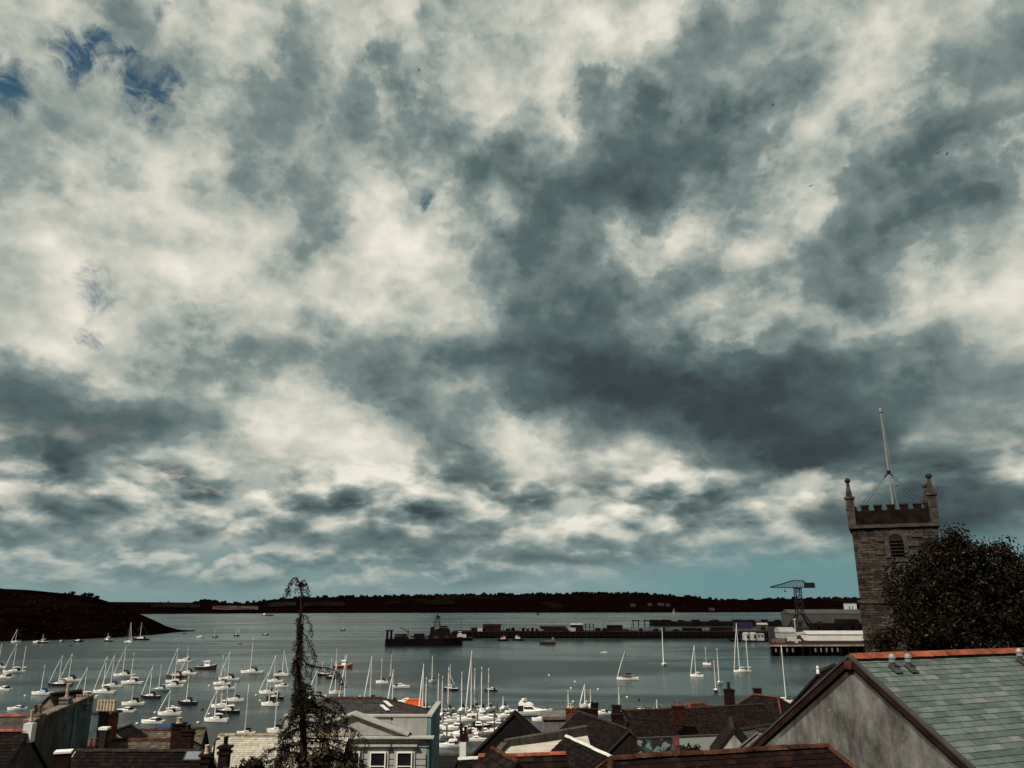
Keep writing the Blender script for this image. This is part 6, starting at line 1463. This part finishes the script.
# clock face below, half hidden by the tree
xk, zk = uz(899, 574.5); rk = .62
k = MB(); pc_ = [(xk+rk*cos(2*pi*i/32), zk+rk*sin(2*pi*i/32)) for i in range(32)]; k.prism([tl(x, yf+sg*.02, z) for x, z in pc_], nf_*.08); ck = k.build('clock_face', M('clock_dark', (.02, .018, .018), .6, .2, 1), o)
k = MB()
k.loft([[tl(xk+r_*cos(2*pi*i/32), yf, zk+r_*sin(2*pi*i/32))+nf_*q for r_, q in ((rk*1.0, .11), (rk*.9, .11), (rk*.9, .0), (rk*1.0, .0))] for i in range(33)], closed=True, caps=False)
for i in range(12):
    a = 2*pi*i/12; k.box(tl(xk+rk*.76*cos(a), yf+sg*.115, zk+rk*.76*sin(a)), (.07, .03, .24), 0, Matrix.Rotation(rzT, 3, 'Z') @ Matrix.Rotation(-(a-pi/2), 3, 'Y'))
k.build('clock_numerals', M('clock_gilt', (.075, .068, .055), .6, .1, 1), ck)
k = MB(); k.box(tl(xk, yf+sg*.14, zk+.25), (.06, .03, .62), rzT); k.box(tl(xk+.17, yf+sg*.15, zk-.08), (.42, .03, .06), rzT); k.build('clock_hand', M('clock_gilt', (.42, .40, .33)), ck)
# flagpole
cb2 = tl(0, 0, zstr+.36); top = None
for yy in (0,):
    d_ = ray(880.5, 410); d2 = V(d_.x, d_.y, 0)
pz = PY(880.5, 410, cT.y); base = V(pz.x, cT.y, zstr+.35)
o = thing('flagpole', base, 'tall pale flagpole with wire stays on the church tower roof', 'flagpole')
k = MB(); k.tube([base, V(base.x, base.y, pz.z)], [.07, .05], 8); k.build('pole', M('pole_grey', (.20, .20, .19), .5, .1, 3), o)
k = MB(); k.tube([base+V(.32, 0, 0), V(base.x+.05, base.y, pz.z-.1)], .018, 4); k.build('halyard', m_stay, o)
k = MB(); k.lathe([(.05, -.2), (.12, -.15), (.12, -.02), (.15, .0), (.08, .1)], V(base.x, base.y, pz.z), 10); k.build('finial', m_zinc, o)
zh = PY(888, 472, cT.y).z; hp = V(base.x, base.y, zh)
k = MB(); k.lathe([(.12, -.1), (.12, .1)], hp, 8)
k.build('collar', m_steel, o)
for x, y in ((-h2+.4, -h2+.4), (h2-.4, -h2+.4), (-h2+.4, h2-.4), (h2-.4, h2-.4)):
    p = tl(x, y, zstr+1.2); k = MB(); k.tube([hp, hp.lerp(p, .12)], .035, 5); k.tube([hp, p], .012, 4); k.build('stay', m_steel, o)

# broadleaf tree beside the tower
m_leaf = leafmat('holm_leaf', (.0035, .0022, .0016), (.0095, .0064, .0036), (.058, .042, .024))
rt_ = random.Random(17)
def on_disc(px, py, Y): return PY(px, py, Y)
Yb = 38.0; tb = PY(968, 640, Yb); gb_ = gz(0, Yb)-1
o = thing('broadleaf_tree', V(tb.x, Yb, gb_), 'big dark round crowned tree in front of the church tower', 'tree')
k = MB(); k.tube([V(tb.x, Yb, gb_), V(tb.x+.15, Yb, gb_+2.5), V(tb.x-.1, Yb, gb_+5.2), V(tb.x+.1, Yb, gb_+9)], [.5, .42, .32, .1], 10); k.build('trunk', m_bark, o)
OUT = [(884,642),(888,615),(893,596),(901,584),(915,560),(925,545),(938,528),(955,533),(962,540),(973,534),(984,541),(995,540),(1003,553),(1012,562),(1024,572),(1040,590),(1056,615),(1060,645)]
def inside(px, py):
    top_ = lerp_prof(OUT[3:], px) if px >= 904 else None
    if px < 904: 
        xl_ = 904-(py-584)*.36 if py > 584 else 904
        return px > max(897, xl_+8) and py > 584
    return py > top_+(4 if px < 958 else 9)+(13 if px > 980 else 0)
cl = []; tries = 0
while len(cl) < 430 and tries < 9000:
    tries += 1; px = rt_.uniform(872, 1062); py = rt_.uniform(528, 672)
    if not inside(px, py): continue
    # depth: the crown is as deep as it is wide
    dx = (px-968)/92; dy = (py-628)/100; dep = sqrt(max(0.02, 1-min(1, dx*dx+dy*dy)))*4.4
    Yd_ = Yb + (rt_.uniform(-1, 1) if rt_.random() < .4 else -rt_.random()**.5)*dep
    ps = PY(px, py, Yb); rad = V(ps.x-tb.x, 0, ps.z-(tb.z)); cl.append(V(ps.x, Yd_, ps.z))
k = MB(); vs = k
for c in cl:
    cr_ = rt_.uniform(.45, .85)
    for _ in range(165):
        d_ = V(rt_.gauss(0, 1), rt_.gauss(0, 1), rt_.gauss(0, 1)).normalized(); p = c+d_*cr_*(rt_.random()**.5)
        nrm = (d_+V(rt_.uniform(-.7, .7), rt_.uniform(-.7, .7), rt_.uniform(0, 1))).normalized(); a_ = nrm.cross(V(rt_.gauss(0, 1), rt_.gauss(0, 1), rt_.gauss(0, 1))).normalized(); b2 = nrm.cross(a_); s_ = rt_.uniform(.05, .095)
        k.add([p-a_*s_*1.3, p-b2*s_*.6, p+a_*s_*1.3, p+b2*s_*.6], [(0, 1, 2, 3)])
k.build('crown', m_leaf, o)
k = MB()
for i in range(60):
    c = cl[i*5 % len(cl)]; z0 = gb_+5+rt_.random()*3; k.tube([V(tb.x, Yb, z0), V(tb.x, Yb, z0).lerp(c, .5)+V(0, 0, .3), c], [.11, .06, .02], 5)
k.build('branches', m_bark, o)

# weeping conifer
m_need = leafmat('conifer_needles', (.0065, .0045, .0026), (.022, .0155, .008), (.060, .044, .023))
Yc_ = 32.0; rc = random.Random(5)
cx = lambda px, py: PY(px, py, Yc_)
gbc = gz(0, Yc_)
bx = cx(303, 768).x
o = thing('weeping_conifer', V(bx, Yc_, gbc), 'tall drooping conifer with nodding tip above the rooftops', 'tree')
TR = [V(bx, Yc_, gbc), cx(304, 768), cx(303, 720), cx(300, 690), cx(297.5, 660), cx(299, 630), cx(301, 610), cx(301.5, 594), cx(300, 583), cx(296, 577.5)]
k = MB(); k.tube(TR, [.2, .15, .12, .09, .065, .05, .04, .032, .026, .014], 8); k.build('trunk', m_bark, o)
LB = MB(); NB = MB()
def tuft(p, n, r_, s_):
    for _ in range(n):
        d_ = V(rc.gauss(0, 1), rc.gauss(0, 1), rc.gauss(0, .7)-.35).normalized(); q = p+d_*r_*rc.random(); a_ = (d_+V(0, 0, -.5)).normalized(); b2 = a_.cross(V(rc.gauss(0, 1), rc.gauss(0, 1), rc.gauss(0, 1))).normalized()
        l = s_*rc.uniform(.6, 1.3); NB.add([q, q+a_*l*.5+b2*l*.16, q+a_*l, q+a_*l*.5-b2*l*.16], [(0, 1, 2, 3)])
def limb(pts, r0, dens=9, tr=.10, ts=.10, hang=0, hl=.4):
    """a branch through the points, clothed in needle tufts, with hanging sprays"""
    P_ = []
    for a_, b2 in zip(pts, pts[1:]):
        n = max(2, int((b2-a_).length/.09))
        P_ += [a_.lerp(b2, i/n)+V(rc.uniform(-1, 1), rc.uniform(-1, 1), rc.uniform(-1, 1))*.012 for i in range(n)]
    P_.append(pts[-1]); n = len(P_)
    LB.tube(P_, [r0*(1-.85*i/n)+.004 for i in range(n)], 5)
    for i, p in enumerate(P_):
        tuft(p, dens, tr, ts)
        if hang and rc.random() < hang:
            L_ = hl*rc.uniform(.4, 1.15); m_ = max(3, int(L_/.08)); sw = V(rc.uniform(-.25, .25), rc.uniform(-.3, .3), 0)
            H_ = [p+sw*(j/m_)*L_*.8-V(0, 0, L_*(j/m_)) for j in range(m_+1)]; LB.tube(H_, .008, 3, False)
            for q in H_[1:]: tuft(q, max(3, int(dens*.7)), tr*.75, ts*.9)
def at(px, py, dy=0): p = PY(px, py, Yc_+dy); return p
# nodding tip
limb([at(300.5, 590), at(299, 581), at(295, 577.5), at(290, 582), at(287, 590), at(285, 596)], .02, 9, .06, .12, .2, .25)
limb([at(300, 583), at(304, 580), at(307, 586), at(309, 594)], .016, 9, .06, .12, .25, .3)
limb([at(297, 578), at(296.5, 584), at(296, 591)], .012, 8, .06, .11); limb([at(301, 582), at(302, 590), at(301, 596)], .012, 8, .06, .11)
limb([at(292, 580), at(289, 588), at(288.5, 595)], .012, 7, .06, .11)
# narrow upper column
y = 613
while y < 690:
    t = (y-613)/77; w_ = 2.2+4.0*t**1.5
    for q in range(1):
        s_ = rc.choice((-1, 1)); x0 = lerp_prof([(594, 301.5), (630, 299), (660, 297.5), (690, 300)], y)
        limb([at(x0, y), at(x0+s_*w_*rc.uniform(.3, .8), y+3, rc.uniform(-.5, .5)), at(x0+s_*w_*rc.uniform(.6, 1.3), y+rc.uniform(9, 18), rc.uniform(-.8, .8))], .012, 5, .06, .11, .3, .32)
    y += 2.9
limb([at(300, 614), at(306, 616), at(310, 623), at(312.5, 632)], .015, 7, .07, .10, .4, .4)
limb([at(300, 632), at(306, 636), at(311, 645), at(315, 655), at(317, 661)], .018, 8, .08, .10, .35, .45)
limb([at(299, 648), at(305, 655), at(309, 664), at(312, 668)], .018, 8, .09, .10, .3, .4)
limb([at(300, 655), at(307, 664), at(317, 667), at(328, 668), at(336, 671), at(341, 677), at(343.5, 685)], .03, 9, .09, .11, .45, .55)
limb([at(299, 632), at(296, 640), at(295, 650)], .014, 8, .09, .1, .3, .3)
# widening skirt
for (y0, n, wl_, wr_, dr) in ((688, 5, 9, 14, 26), (698, 5, 15, 48, 28), (710, 5, 22, 66, 26), (724, 5, 36, 76, 24), (739, 5, 52, 80, 22), (754, 6, 62, 80, 18)):
    for i in range(n):
        s_ = -1 if i % 2 else 1; w_ = (wl_ if s_ < 0 else wr_)*rc.uniform(.3, 1.0); dy = rc.uniform(-1, 1)*.045*(w_+14)
        yy = y0+rc.uniform(-6, 6); dr_ = dr*rc.uniform(.5, 1.2)
        limb([at(302, yy), at(302+s_*w_*.4, yy+rc.uniform(-3, 3), dy*.5), at(302+s_*w_*.8, yy+dr_*.35, dy), at(302+s_*w_, yy+dr_, dy)], .026, 6, .08, .13, .34, .62)
LB.build('branches', m_bark, o); NB.build('foliage', m_need, o)
# bushes under it
for x, y, Y, r, lab in ((243, 766, 30, .9, 'dark shrub top at the bottom edge left of the conifer'), (268, 765, 30.5, 1.0, 'dark shrub at the bottom edge below the pale roof'), (320, 762, 30, 1.2, 'dense dark shrub at the foot of the conifer'), (342, 768, 31, .8, 'dark shrub just right of the conifer foot')):
    shrub(x, y, Y, r, lab, 90)

# gulls in the sky
m_gull = M('gull_grey', (.05, .045, .045), .9, .1, 3)
for x, y, Y, s_, rz, lab in ((897.5, 486, 42, .30, 20, 'small dark bird flying beside the flagpole stays'), (811, 186, 90, .55, 40, 'dark bird gliding high right of centre'), (773, 105, 100, .5, -10, 'small bird near the bright cloud, upper right'), (938, 153, 110, .6, 15, 'bird left of a pair high at the right'), (947, 154, 110, .6, -20, 'bird right of a pair high at the right'),
        (768, 213, 110, .4, 30, 'tiny bird below the gliding one'), (419, 70, 90, .45, 0, 'reddish tiny bird high in the bright cloud at centre')):
    s_ *= .62; p = PY(x, y, Y); o = thing('gull', p, lab, 'bird', 'birds in the sky', R(rz))
    k = MB(); k.loft([[V(xx, r_*cos(a), r_*sin(a)) for a in (0, 1.57, 3.14, 4.71)] for xx, r_ in ((-s_*.75, .02), (-s_*.4, s_*.1), (s_*.1, s_*.15), (s_*.45, s_*.1), (s_*.65, .02))], closed=True)
    for q in (-1, 1): k.add([V(s_*.22, q*s_*.1, .03), V(s_*.28, q*s_*.75, s_*.22), V(-s_*.05, q*s_*1.5, s_*.1), V(-s_*.12, q*s_*.7, s_*.16), V(-s_*.2, q*s_*.1, .03)], [(0, 1, 2, 3, 4)])
    k.build('body', m_gull, o, local=True)
